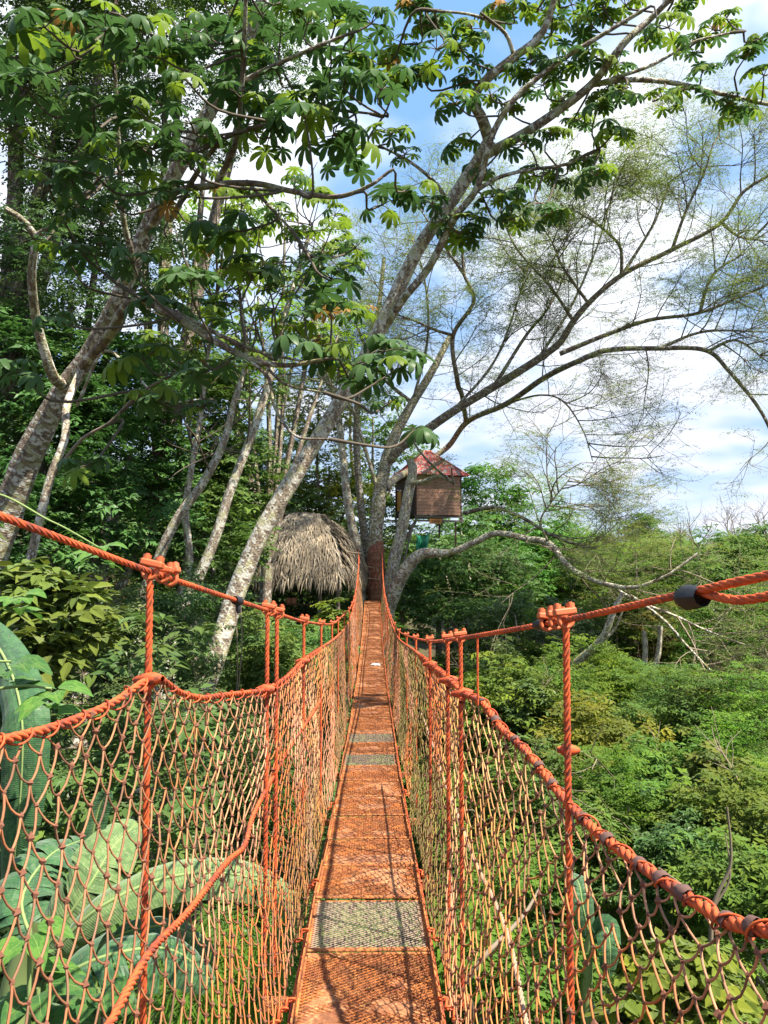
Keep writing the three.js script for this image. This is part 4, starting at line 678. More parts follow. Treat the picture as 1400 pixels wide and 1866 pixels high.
// --- the big one on the left bank, its dark leaves nearest to the eye
{
  const R = rng(62), base = P(-40, 1120, 10.4); base.y = groundY(base.x, base.z);
  const t = thing('umbrella_leaf_tree', 'big lichen-patched tree at the left frame edge with large dark leaves overhead', 'tree', base, 'trees with hand-shaped leaves');
  const trunk = [base.clone().add(V(-0.2, -0.3, 0)), ...limb([[-30, 1080, 10.4], [15, 930, 10.4], [58, 820, 10.3], [108, 725, 10.2], [165, 640, 10.0], [215, 545, 9.8], [268, 420, 9.6], [330, 295, 9.3], [420, 135, 9.0], [465, 40, 8.8], [500, -90, 8.6]])];
  part(t, 'trunk', shift(tube(trunk, [0.22, 0.21, 0.195, 0.175, 0.145, 0.11, 0.105, 0.1, 0.09, 0.075, 0.06, 0.035], 16, 0.1, 0.08, 5), base), M.barkGrey);
  const B = [
    [[[120, 705, 10.1], [100, 690, 9.9], [84, 650, 9.7], [66, 580, 9.5], [58, 500, 9.2], [62, 430, 9.0], [40, 400, 8.9], [10, 380, 8.8]], 0.075, 0.03, M.barkGrey],
    [[[62, 432, 9.0], [90, 415, 8.9], [140, 375, 8.8], [175, 330, 8.7]], 0.04, 0.018, M.barkDark],
    [[[150, 668, 10.0], [200, 610, 9.4], [232, 556, 8.9], [262, 548, 8.5], [330, 583, 8.1], [390, 620, 7.9], [450, 652, 7.8], [520, 666, 7.7], [590, 655, 7.6]], 0.07, 0.018, M.barkDark],
    [[[262, 548, 8.5], [330, 575, 8.4], [400, 610, 8.3], [470, 640, 8.2], [560, 660, 8.2]], 0.035, 0.014, M.barkDark],
    [[[450, 652, 7.8], [490, 690, 7.7], [500, 740, 7.6], [540, 795, 7.5], [600, 800, 7.5]], 0.022, 0.010, M.barkDark],
    [[[470, 650, 7.8], [520, 700, 7.7], [590, 715, 7.6]], 0.018, 0.009, M.barkDark],
    [[[230, 515, 9.6], [240, 470, 9.2], [225, 400, 8.9], [218, 300, 8.6], [212, 170, 8.3], [205, 60, 8.0]], 0.045, 0.016, M.barkGrey],
    [[[300, 355, 9.4], [310, 400, 8.8], [350, 330, 8.3], [400, 260, 7.9], [450, 235, 7.7]], 0.04, 0.016, M.barkDark],
    [[[395, 335, 8.3], [470, 335, 7.9], [540, 350, 7.6], [620, 358, 7.4], [680, 335, 7.2], [700, 320, 7.2]], 0.035, 0.013, M.barkDark],
    [[[270, 420, 9.6], [320, 350, 8.6], [395, 338, 8.3]], 0.05, 0.035, M.barkDark],
    [[[395, 338, 8.3], [430, 260, 8.0], [440, 170, 7.7], [446, 60, 7.4], [450, -40, 7.2]], 0.035, 0.018, M.barkDark],
    [[[440, 150, 7.7], [500, 120, 7.5], [570, 88, 7.3], [640, 60, 7.2]], 0.028, 0.012, M.barkDark],
    [[[500, 190, 8.4], [580, 190, 8.0], [620, 200, 7.8], [700, 210, 7.6]], 0.022, 0.010, M.barkDark],
    [[[450, 330, 8.2], [490, 375, 8.0], [540, 430, 7.8], [570, 480, 7.6]], 0.02, 0.010, M.barkDark],
    [[[150, 668, 10.0], [122, 740, 9.7], [118, 800, 9.5], [92, 870, 9.4], [70, 960, 9.4], [40, 1090, 9.4], [20, 1200, 9.4]], 0.045, 0.06, M.barkPale],
    [[[98, 865, 9.4], [150, 800, 9.3], [200, 770, 9.2], [250, 720, 9.1], [300, 690, 9.0]], 0.022, 0.012, M.twigPale],
    [[[140, 740, 9.8], [190, 640, 9.6], [235, 670, 9.3], [300, 730, 9.0], [370, 728, 8.8]], 0.02, 0.010, M.barkGrey],
  ];
  const limbs = B.map(([l, a, b, m]) => { const p = limb(l); part(t, 'branch', shift(tube(p, taper(p.length, a, b), 9, 0.09, 0.06, l[0][0]), base), m); return dense(p); });
  const tips = [[30, 120], [80, 60], [130, 110], [60, 180], [20, 260], [100, 260], [170, 210], [150, 150], [220, 130], [190, 70], [260, 80], [320, 60], [290, 130], [345, 150], [380, 80], [410, 30], [395, 110], [470, 40], [520, 25], [450, 110], [505, 90], [560, 60], [610, 50], [540, 130], [590, 120], [640, 100], [680, 60], [670, 150], [620, 170], [575, 185], [640, 215], [700, 190], [530, 180], [470, 170], [430, 180], [380, 200], [340, 230], [300, 200], [250, 200], [410, 240], [460, 240], [500, 270], [550, 230], [440, 300], [390, 270], [350, 310], [280, 290], [240, 270], [200, 300], [170, 330], [120, 330], [80, 350], [40, 350], [20, 410], [70, 450], [120, 420], [160, 400], [210, 380], [260, 350], [330, 370], [380, 390], [430, 380], [420, 430], [350, 420], [300, 440], [240, 500], [180, 480], [130, 500], [60, 520], [690, 395], [640, 360], [740, 365], [650, 290], [720, 330], [600, 270], [560, 490], [600, 520], [650, 480], [610, 590], [560, 600], [520, 560], [640, 640], [690, 650], [720, 690], [660, 700], [710, 760], [750, 800], [650, 760], [560, 660], [600, 710], [530, 820], [600, 790], [40, 690], [20, 640], [100, 600], [270, 680], [330, 640], [400, 680], [370, 600], [290, 750], [330, 700], [110, 880], [130, 940], [150, 860], [60, 620], [230, 620], [380, 760], [280, 560], [340, 530], [460, 520]];
  const st = [], lv = [], sh = [];
  for (const [px, py] of tips) { if (R() < 0.26 && py > 120) continue; const near = py < 420 ? 7.6 : 8.1, p = P(px + R.g() * 10, py + R.g() * 8 - 14, near + R.g() * 0.5), d = shoot(limbs, p, R, sh); whorl(t, base, p, d, 4 + Math.floor(R() * 3), 0.19 * R.r(0.6, 1.25), R, st, lv, 0.2); }
  part(t, 'shoots', shift(mergeGeometries(sh), base), M.twigDark, 'stuff'); part(t, 'leaf_stalks', shift(mergeGeometries(st), base), M.twigDark, 'stuff');
  addLeaves(t, lv, (m) => V().setFromMatrixPosition(m).add(base).distanceTo(EYE));
}
// ---------------------------------------------------------------- the spreading tree at the bridge end
{
  const R = rng(63), base = V(P(690, 1095, 27.2).x, 0, -27.2); base.y = groundY(base.x, base.z);
  const t = thing('spreading_tree', 'many-stemmed spreading tree with feathery leaves at the end of the bridge', 'tree', base);
  const foot = (dx, dz) => base.clone().add(V(dx, -0.4, dz));
  const stems = [
    ['stem', [foot(0, 0), ...limb([[688, 1100, 27.2], [684, 1000, 27.2], [692, 900, 27.4], [704, 840, 27.6], [722, 790, 27.8], [752, 735, 28.2], [790, 672, 28.8], [822, 610, 29.4]])], 0.33, 0.11, M.barkGrey],
    ['stem', [foot(0.35, 0.1), ...limb([[704, 1090, 27], [714, 1040, 27], [732, 965, 27.1], [744, 900, 27.2], [752, 858, 27.4], [748, 838, 27.5]])], 0.25, 0.15, M.barkPale],
    ['stem', [foot(0.6, 0.4), ...limb([[703, 1130, 26.6], [716, 1085, 26.4], [742, 1035, 26.2], [768, 1010, 26], [820, 1007, 25.6], [862, 990, 25.2], [905, 972, 24.8], [960, 982, 24.2], [1000, 990, 23.6], [1030, 1025, 23], [1060, 1048, 22.4], [1110, 1066, 21.6], [1160, 1070, 21], [1220, 1045, 20.6], [1272, 1008, 20.4]])], [0.3, 0.27, 0.25, 0.23, 0.19, 0.12, 0.105, 0.1, 0.1, 0.095, 0.085, 0.075, 0.065, 0.055, 0.04, 0.03], 0, M.barkPale],
    ['stem', [foot(-0.6, -0.3), ...limb([[655, 1015, 27.4], [642, 960, 27.4], [631, 890, 27.4], [624, 825, 27.6], [614, 745, 28], [590, 660, 28.4], [570, 560, 28.8]])], 0.2, 0.08, M.barkPale],
    ['stem', [foot(-0.3, -0.5), ...limb([[668, 1010, 27.8], [660, 940, 27.9], [652, 850, 28], [650, 760, 28.2], [664, 660, 28.4], [690, 560, 28.8], [700, 470, 29.2]])], 0.17, 0.07, M.barkGrey],
    ['limb', limb([[700, 850, 27.6], [735, 812, 27.4], [775, 785, 27.2], [825, 750, 27], [900, 705, 26.8], [980, 655, 26.6], [1020, 625, 26.4], [1045, 585, 26.2], [1080, 545, 26], [1135, 500, 25.8], [1225, 455, 25.4], [1315, 405, 25], [1355, 350, 24.8], [1400, 320, 24.6]]), 0.26, 0.06, M.barkDark],
    ['limb', limb([[700, 890, 27.6], [722, 872, 30], [770, 846, 33.6], [815, 815, 34], [850, 770, 32.5], [925, 735, 30], [990, 690, 27.6], [1050, 660, 25.8], [1100, 640, 25.4], [1200, 635, 24.8], [1290, 640, 24.2], [1328, 676, 23.9], [1390, 755, 23.6], [1420, 830, 23.5], [1440, 900, 23.4]]), 0.22, 0.05, M.barkDark],
    ['limb', limb([[850, 770, 32.4], [842, 720, 30], [833, 690, 26.6], [826, 612, 26.3], [864, 546, 26], [846, 500, 25.8], [843, 455, 25.6]]), 0.15, 0.06, M.barkDark],
    ['limb', limb([[828, 612, 26.3], [790, 600, 26.2], [755, 584, 26.1], [712, 570, 26]]), 0.09, 0.03, M.barkDark],
    ['limb', limb([[1020, 645, 26], [1100, 612, 25.6], [1180, 584, 25.2], [1275, 570, 24.8], [1350, 540, 24.5], [1420, 510, 24.2]]), 0.12, 0.045, M.barkDark],
    ['limb', limb([[1072, 552, 26], [1045, 515, 25.8], [1022, 480, 25.7], [1008, 445, 25.6], [980, 400, 25.4]]), 0.08, 0.03, M.barkDark],
    ['limb', limb([[1133, 500, 25.8], [1130, 450, 25.6], [1108, 425, 25.5], [1075, 400, 25.3], [1040, 380, 25.1]]), 0.09, 0.03, M.barkDark],
    ['limb', limb([[742, 880, 27.2], [770, 878, 26.9], [800, 868, 26.6], [828, 880, 26.3]]), 0.14, 0.09, M.barkPale],
    ['limb', limb([[828, 882, 26.3], [790, 850, 26.0], [765, 822, 25.9], [748, 795, 25.8]]), 0.06, 0.04, M.barkDark],
    ['limb', limb([[828, 882, 26.3], [824, 865, 26.25], [823, 852, 26.2]]), 0.06, 0.04, M.barkDark],
    ['limb', limb([[1110, 1066, 21.6], [1160, 1095, 21.2], [1230, 1122, 20.6], [1290, 1150, 20.2], [1400, 1190, 19.6]]), 0.07, 0.03, M.barkPale],
    ['limb', limb([[1150, 1085, 21.2], [1210, 1130, 20.4], [1260, 1185, 19.6], [1330, 1250, 18.8], [1420, 1278, 18.2]]), 0.06, 0.025, M.barkGrey],
    ['limb', limb([[845, 935, 27.2], [900, 925, 26.6], [955, 945, 26], [1005, 975, 25.4], [1060, 995, 24.8], [1085, 1000, 24.6]]), 0.11, 0.05, M.barkDark],
    ['limb', limb([[1000, 990, 23.6], [985, 950, 23.4], [1005, 915, 23.2], [1040, 870, 23]]), 0.06, 0.02, M.barkPale],
    ['limb', limb([[752, 735, 28.2], [700, 690, 28.2], [660, 620, 28.4], [640, 540, 28.8]]), 0.12, 0.05, M.barkGrey],
    ['limb', limb([[690, 900, 27.4], [660, 800, 27], [640, 740, 26.6], [600, 700, 26.2], [560, 690, 26]]), 0.11, 0.04, M.barkGrey],
    ['limb', limb([[900, 705, 26.8], [960, 610, 27.2], [1000, 560, 27.6], [1040, 480, 28]]), 0.10, 0.035, M.barkDark],
    ['limb', limb([[925, 735, 30], [985, 720, 28], [1035, 740, 25.4], [1065, 790, 25], [1080, 840, 24.8]]), 0.06, 0.02, M.barkDark],
  ];
  stems.push(...[
    [[[1045, 585, 26.2], [1005, 525, 25.8], [940, 450, 25.4], [905, 370, 25]], [[980, 655, 26.6], [1040, 560, 27.4], [1095, 430, 28], [1125, 310, 28.4]], [[1225, 455, 25.4], [1250, 385, 25], [1285, 310, 24.6], [1300, 260, 24.4]], [[1200, 635, 24.8], [1280, 605, 24.4], [1400, 605, 24]],
     [[846, 500, 25.8], [805, 440, 25.6], [765, 380, 25.4]], [[752, 735, 28.2], [780, 610, 28], [772, 500, 27.8], [742, 410, 27.6]], [[1135, 500, 25.8], [1195, 400, 25.6], [1225, 320, 25.4]], [[1315, 405, 25], [1345, 430, 24.8], [1400, 440, 24.6]], [[825, 750, 27], [900, 660, 27.6], [940, 560, 28], [965, 470, 28.4]], [[1290, 640, 24.2], [1340, 620, 24], [1400, 660, 23.8]], [[1275, 570, 24.8], [1300, 500, 24.6], [1360, 460, 24.4]]],
  ].flat().map((l) => ['limb', limb(l), 0.085, 0.03, M.barkGrey]));
  const runs = [];
  stems.forEach(([n, p, a, b, m], i) => { const c = dense(p); runs.push([c, i]); part(t, n, shift(tube(p, (Array.isArray(a) ? a : taper(p.length, a, b)).map((r) => (i < 5 ? r : r * 0.7)), i < 5 ? 14 : 9, 0.16, 0.08, i * 3.1), base), m); });
  part(t, 'red_bark', shift(tube([foot(0, 0.02).setY(P(690, 1096, 27.2).y - 0.5), P(688, 1096, 27.17), P(685, 1040, 27.17), P(685, 1000, 27.17), P(687, 985, 27.18)], [0.36, 0.345, 0.33, 0.295, 0.22], 14, 0.12, 0.09, 2), base), M.barkRust);
  const out = [], tips = [], low = [], ltips = [];
  for (const [c, i] of runs) {
    if ([1, 12, 13, 14].includes(i)) continue;
    const lowest = [2, 15, 16, 17, 18].includes(i), n = lowest ? 11 : i < 5 ? 6 : i < 23 ? 10 : 7;
    for (let k = 0; k < n; k++) {
      const u = Math.min(c.length - 2, Math.floor(mix(lowest ? 0.5 : i < 5 ? 0.62 : 0.25, 1, (k + R()) / n) * (c.length - 1))), d = c[u + 1].clone().sub(c[u]).normalize();
      const s = V(R.g(), R.g() * 0.6 + 0.15, R.g()); s.addScaledVector(d, -s.dot(d)).normalize();
      if (c[u].distanceTo(P(790, 890, 30)) < 3.2) continue;
      grow(lowest ? low : out, lowest ? ltips : tips, c[u], d.multiplyScalar(0.6).add(s).normalize(), R.r(1.3, 2.6), R.r(0.016, 0.028), 2, R, { crook: 0.24, lift: lowest ? 0.0 : 0.05, kids: [0, 5, 4] });
    }
  }
  part(t, 'twigs', shift(mergeGeometries(out), base), M.twig, 'stuff'); part(t, 'low_twigs', shift(mergeGeometries(low), base), M.twigPale, 'stuff');
  const sets = [[], [], []], cols = [[], [], []];
  for (const p of [...tips, ...ltips]) { if (R() < 0.08) continue; const k = Math.floor(R() * 3); sets[k].push(place(p.clone().add(V(R.g() * 0.1, R.g() * 0.08, R.g() * 0.1)).sub(base), R.r(0.35, 0.8), R, 0.2)); cols[k].push(tint(R, 0.5, 0.3)); }
  sets.forEach((s, i) => many(t, 'foliage', S.feather[i], M.feather, s, cols[i]));
  // bright feathery sprays by the tree house
  const near = []; for (const [px, py, n] of [[805, 845, 22], [790, 870, 16], [850, 900, 12], [765, 870, 8], [870, 880, 10], [735, 830, 6], [900, 860, 10]]) for (let i = 0; i < n; i++) near.push(place(P(px + R.g() * 22, py + R.g() * 14, 26 + R.g() * 0.5).sub(base), R.r(0.4, 0.7), R, 0.3));
  many(t, 'foliage', S.feather[0], M.leafBright, near, near.map(() => tint(R, 0.5, 0.2)));
}
// ---------------------------------------------------------------- slender pale-stemmed trees on the left
const slender = [
  ['slender_tree', 'slender pale-stemmed tree left of the hut, leftmost of the three thin stems', [[255, 1110, 13.6], [285, 1030, 13.6], [320, 950, 13.6], [370, 880, 13.6], [410, 800, 13.7], [425, 740, 13.8], [450, 650, 14], [440, 560, 14.2]], 0.11, 0.04],
  ['slender_tree', 'crooked thin-stemmed tree left of the hut, middle one of three thin stems', [[320, 1120, 14.2], [345, 1030, 14.2], [338, 930, 14.2], [348, 860, 14.2], [362, 785, 14.3], [372, 700, 14.4], [385, 600, 14.6]], 0.085, 0.035],
  ['slender_tree', 'tall straight pale-stemmed tree left of the hut, rightmost of three thin stems', [[300, 1190, 13.2], [335, 1110, 13.2], [385, 1000, 13.3], [425, 880, 13.4], [460, 790, 13.5], [490, 695, 13.6], [502, 640, 13.7], [530, 540, 13.9], [560, 440, 14.2]], 0.115, 0.04],
];
slender.forEach(([n, label, l, a, b], i) => {
  const R = rng(400 + i), p = limb(l), base = p[0].clone(); base.y = groundY(base.x, base.z); p.unshift(base.clone().add(V(0, -0.2, 0)));
  const t = thing(n, label, 'tree', base, 'thin-stemmed trees by the hut');
  part(t, 'trunk', shift(tube(p, taper(p.length, a, b), 10, 0.12, 0.08, i * 7), base), M.barkPale);
  const out = [], tips = [], c = dense(p); for (let k = 0; k < 7; k++) { const u = Math.floor(mix(0.55, 0.97, k / 6) * (c.length - 2)); grow(out, tips, c[u], V(R.g(), 0.6 + R() * 0.5, R.g()).normalize(), R.r(0.9, 1.6), 0.025, 1, R, { crook: 0.2, kids: [0, 5] }); }
  part(t, 'twigs', shift(mergeGeometries(out), base), M.twig, 'stuff');
  // sunlit young leaves, hand-shaped, on shoots round the top
  const st = [], lv = [], sh = [], top = [[[380, 620], [330, 560], [420, 560], [450, 620], [400, 500], [360, 660], [300, 620], [440, 480], [470, 560], [340, 490]], [[380, 560], [400, 420], [430, 380], [360, 440], [330, 400], [470, 430], [410, 340], [450, 360], [320, 520], [380, 680]], [[540, 520], [600, 460], [560, 420], [510, 400], [480, 360], [620, 400], [590, 360], [640, 470], [530, 600], [500, 480], [570, 560], [620, 540], [460, 500], [540, 340], [490, 660], [590, 620], [650, 560], [440, 420]]][i];
  for (const [px, py] of top) for (let z = 0; z < 2; z++) { const q = P(px + R.g() * 16, py + R.g() * 14, 13.8 + R.g() * 0.8), d = shoot([c], q, R, sh, 0.016); whorl(t, base, q, d, 5 + Math.floor(R() * 3), 0.17 * R.r(0.7, 1.2), R, st, lv, 0.8); }
  part(t, 'shoots', shift(mergeGeometries(sh), base), M.twig, 'stuff'); part(t, 'leaf_stalks', shift(mergeGeometries(st), base), M.twigPale, 'stuff');
  addLeaves(t, lv, (m) => V().setFromMatrixPosition(m).add(base).distanceTo(EYE));
});

// ---------------------------------------------------------------- forest trees: trunk, boughs to every lobe of the crown, leaves
function forestTree(name, label, lobesPx, o = {}) {
  const { kind = 'broad', mat = M.leaf, size = 0.55, dens = 26, seed = 1, bark = M.barkDark, cat = 'tree', group, r = 0.16, foot } = o, R = rng(seed);
  const lobes = lobesPx.map(([x, y, d, q]) => [P(x, y, d), q]);
  const mid = V(); let low = 1e9; lobes.forEach(([c, q]) => { mid.add(c); low = Math.min(low, c.y - q); }); mid.multiplyScalar(1 / lobes.length);
  const base = foot ? P(...foot) : mid.clone(); base.y = groundY(base.x, base.z);
  const t = thing(name, label, cat, base, group), fork = base.clone().lerp(mid, 0.45).add(V(R.g() * 0.2, 0, R.g() * 0.2));
  const tr = [base.clone().add(V(0, -0.3, 0)), base.clone().lerp(fork, 0.5).add(V(R.g() * 0.12, 0, R.g() * 0.12)), fork];
  part(t, cat === 'shrub' ? 'stem' : 'trunk', shift(tube(tr, [r * 1.15, r, r * 0.8], 9, 0.25, 0.08, seed), base), bark);
  for (const [c, q] of lobes) { const m = fork.clone().lerp(c, 0.55).add(V(R.g() * 0.25, R.g() * 0.15, R.g() * 0.25)); part(t, 'branch', shift(tube([fork, m, c], [r * 0.5, r * 0.35, r * 0.15], 6, 0.3, 0.06, seed), base), bark); }
  crownLeaves(t, base, lobes, kind, mat, { dens, size, seed, gap: o.gap, y: o.y, v: o.v, squash: o.squash });
  return t;
}
const LG = 'trees on the left bank', CG = 'trees behind the hut', RG = 'trees on the right slope';
// left bank, high crowns against the sky
forestTree('canopy_tree', 'tall small-leaved tree filling the top left corner', [[40, 60, 15, 1.5], [160, 30, 15.5, 1.5], [120, 170, 15, 1.5], [20, 230, 15, 1.4], [60, -120, 15, 2.2], [240, -120, 15.5, 2.2], [-120, 60, 15, 2]], { kind: 'small', mat: M.leafDark, seed: 11, gap: 0.42, r: 0.3, dens: 26, foot: [-60, 1100, 15], group: LG });
forestTree('canopy_tree', 'tall tree behind the pale leaning limb, upper left, sky showing through', [[300, 90, 17, 1.5], [380, 210, 17.5, 1.4], [260, 260, 17, 1.3], [350, -60, 17, 2.0], [470, 90, 18, 1.3], [520, -60, 18, 1.8]], { kind: 'small', mat: M.leaf, seed: 12, gap: 0.5, r: 0.26, foot: [240, 1080, 17], group: LG });
forestTree('canopy_tree', 'leafy tree behind the upright limb at the left edge, halfway up', [[60, 400, 15, 1.6], [190, 380, 15.5, 1.4], [130, 520, 15, 1.5], [20, 560, 14.5, 1.4], [260, 490, 16, 1.3]], { kind: 'small', mat: M.leafDark, seed: 13, gap: 0.36, r: 0.28, foot: [60, 1080, 15], group: LG });
forestTree('dark_leaf_tree', 'dark glossy-leaved tree behind the thick trunk on the left', [[60, 690, 14.5, 1.5], [190, 700, 15.5, 1.5], [110, 820, 14, 1.5], [240, 820, 16.5, 1.4], [190, 930, 14.6, 1.3], [50, 950, 13, 1.3], [280, 940, 16.5, 1.2]], { kind: 'broad', mat: M.leafDark, seed: 14, gap: 0.24, r: 0.3, size: 0.5, dens: 32, foot: [120, 1150, 13.5], group: LG });
forestTree('dark_leaf_tree', 'bushy tree behind the three thin pale stems', [[330, 700, 18, 1.5], [420, 740, 19, 1.5], [350, 830, 18, 1.5], [420, 880, 19, 1.4], [390, 980, 17.5, 1.3], [320, 1040, 16.5, 1.1]], { kind: 'broad', mat: M.leaf, seed: 15, gap: 0.28, r: 0.26, dens: 30, foot: [390, 1120, 16.5], group: LG });
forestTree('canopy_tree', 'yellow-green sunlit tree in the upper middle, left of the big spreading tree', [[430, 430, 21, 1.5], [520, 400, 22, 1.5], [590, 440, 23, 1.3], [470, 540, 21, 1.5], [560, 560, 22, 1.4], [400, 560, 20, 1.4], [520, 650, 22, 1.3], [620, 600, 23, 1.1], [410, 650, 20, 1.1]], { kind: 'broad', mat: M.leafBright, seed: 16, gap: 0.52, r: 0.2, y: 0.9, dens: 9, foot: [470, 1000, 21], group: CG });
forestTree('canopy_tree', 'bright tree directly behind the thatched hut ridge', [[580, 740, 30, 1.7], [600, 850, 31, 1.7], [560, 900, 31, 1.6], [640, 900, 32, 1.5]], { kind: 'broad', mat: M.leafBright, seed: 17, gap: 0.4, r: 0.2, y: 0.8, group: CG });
forestTree('dark_leaf_tree', 'dark blue-green tree seen between the thin stems and the leaning trunk', [[500, 850, 33, 2], [470, 930, 32, 1.8], [530, 930, 33, 1.6], [440, 830, 34, 1.8]], { kind: 'broad', mat: M.leafDark, seed: 18, gap: 0.2, r: 0.25, size: 0.7, group: CG });
forestTree('canopy_tree', 'sunny tree behind the stems of the spreading tree', [[680, 760, 36, 2], [640, 680, 36, 1.8], [720, 860, 35, 1.8], [690, 950, 35, 1.8]], { kind: 'broad', mat: M.leaf, seed: 19, gap: 0.46, r: 0.25, y: 0.6, size: 0.65, group: CG });
forestTree('dark_leaf_tree', 'shaded tree behind the hut posts', [[480, 1090, 30, 1.7], [560, 1100, 31, 1.7], [630, 1080, 31, 1.6], [520, 1020, 32, 1.6]], { kind: 'broad', mat: M.leafDark, seed: 20, gap: 0.22, r: 0.2, size: 0.65, group: CG });
// right of the bridge end
const RT = [
  ['dark shadowed tree under the tree house, right of the curved stem', [[790, 1070, 32, 1.8], [790, 985, 38, 1.7], [840, 965, 39, 1.6], [850, 1040, 33, 1.9], [820, 1130, 30, 1.6], [910, 1070, 33, 1.9], [890, 1140, 29, 1.5]], 'broad', 'leafDark', 0.65],
  ['tree at the right end of the curved low limb, beyond the tree house', [[900, 900, 44, 2.2], [960, 950, 43, 2.2], [880, 980, 42, 2], [1010, 1010, 40, 2], [950, 1040, 38, 1.8]], 'broad', 'leaf', 0.8],
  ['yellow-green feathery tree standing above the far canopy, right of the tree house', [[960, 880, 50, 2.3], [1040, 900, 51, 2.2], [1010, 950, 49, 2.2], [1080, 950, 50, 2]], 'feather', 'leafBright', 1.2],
  ['wide tree in the right middle distance, above the dangling low branches', [[1080, 1020, 38, 2], [1160, 1010, 39, 2], [1230, 1030, 38, 1.9], [1130, 1070, 35, 1.8]], 'feather', 'feather', 0.9],
  ['leafy tree at the right frame edge just above the doubled cable', [[1320, 1020, 40, 2.1], [1400, 1010, 41, 2.1], [1360, 1070, 38, 1.9], [1270, 1060, 38, 1.7]], 'broad', 'leaf', 0.8],
  ['tree with two pale trunks behind the dangling low branches', [[1180, 1120, 27, 1.6], [1120, 1140, 27, 1.5], [1250, 1150, 26, 1.5], [1200, 1190, 24, 1.2]], 'broad', 'leaf', 0.55],
  ['rounded tree at the right frame edge just below the doubled cable', [[1340, 1130, 24, 1.6], [1400, 1180, 22, 1.5], [1310, 1210, 22, 1.3], [1420, 1100, 24, 1.6]], 'small', 'leaf', 0.6],
  ['shaded tree behind the second right hanger rope', [[930, 1170, 27, 1.6], [990, 1150, 28, 1.6], [1050, 1180, 26, 1.5], [960, 1230, 23, 1.3]], 'broad', 'leafDark', 0.55],
  ['vine-hung tree left of the near right hanger rope', [[1070, 1230, 19, 1.2], [1110, 1290, 18, 1.2], [1080, 1350, 16, 1.0], [1150, 1260, 19, 1.2]], 'small', 'leafBright', 0.5],
];
RT.forEach(([label, lobes, kind, mat, size], i) => forestTree('slope_tree', label, lobes, { kind, mat: M[mat], seed: 30 + i, gap: 0.38, r: 0.17, size, dens: 30, group: RG, y: 0.5, bark: i === 5 ? M.barkPale : M.barkDark }));
// rows of slope trees: tall, narrow, layered crowns with clear stems and hanging creepers between them
{
  const ordW = ['first', 'second', 'third', 'fourth', 'fifth', 'sixth', 'seventh', 'eighth', 'ninth', 'tenth'];
  const rowsOf = [['front', 11.5, 8, 880, 1400, 1400], ['middle', 17, 8, 850, 1420, 1245], ['back', 25, 8, 830, 1410, 1120]];
  rowsOf.forEach(([w, d0, n, a, b, y0], ri) => { const R = rng(700 + ri); for (let i = 0; i < n; i++) {
    const px = mix(a, b, (i + 0.5) / n) + R.g() * 14, d = d0 * R.r(0.88, 1.14), top = y0 + R.r(-70, 60), k = 1410 / d, lobes = []; const m = 3 + Math.floor(R() * 3);
    for (let q = 0; q < m; q++) { const r = (0.55 + 0.035 * d0) * R.r(0.6, 1.05) * (q === 0 ? 0.8 : 1); lobes.push([px + R.g() * 0.42 * k * (q ? 1 : 0.3), top + (r + q * R.r(0.55, 0.95)) * k * 0.9, d + R.g() * 0.4, r]); }
    const kind = ['small', 'broad', 'small', 'small', 'broad', 'small', 'heart', 'small'][(i + ri * 3) % 8], mat = ['leaf', 'leafBright', 'leaf', 'leaf', 'leafDark', 'leafBright', 'feather', 'leaf'][(i * 3 + ri) % 8];
    const t = forestTree('slope_tree', `${{ small: 'small-leaved', broad: 'leafy', heart: 'round-leaved', feather: 'feathery' }[kind]} tree, ${ordW[i]} from the left in the ${w} row on the right slope`, lobes, { kind, mat: M[mat], seed: 710 + ri * 20 + i, gap: 0.42, r: 0.06 + d0 * 0.002, size: 0.26 + d0 * 0.011, dens: 26, group: RG, y: 0.6, bark: R() < 0.5 ? M.barkPale : M.barkGrey });
    { const tw = [], tp = []; for (let q = 0; q < 3; q++) { const c = P(...lobes[q % m].slice(0, 3)); grow(tw, tp, c, V(R.g(), R.r(0.2, 1), R.g() + 0.5).normalize(), lobes[q % m][3] * R.r(0.9, 1.6), 0.016, 1, R, { crook: 0.25, kids: [0, 5] }); } part(t, 'bare_twigs', shift(mergeGeometries(tw), t.position), M.twigPale, 'stuff'); }
    // creepers hanging from the crown
    const base = t.position, list = [], cols = [], vine = []; for (let q = 0; q < 3; q++) { const c = P(lobes[m - 1][0] + R.g() * 0.5 * k, lobes[0][1] + 0.4 * k, lobes[0][2] - 0.4), L = R.r(1.2, 2.8), end = c.clone().add(V(R.g() * 0.15, -L, R.g() * 0.15)); vine.push(tube([c, c.clone().lerp(end, 0.5).add(V(R.g() * 0.1, 0, 0)), end], [0.012, 0.01, 0.008], 4, 0.3)); for (let z = 0; z < 9; z++) { list.push(place(c.clone().lerp(end, R()).sub(base), R.r(0.16, 0.34), R, 0.5)); cols.push(tint(R, 0.6, 0.3)); } }
    part(t, 'creeper_stems', shift(mergeGeometries(vine), base), M.twigPale, 'stuff'); many(t, 'creeper_leaves', S.heart[0], M.leafBright, list, cols);
  } });
}
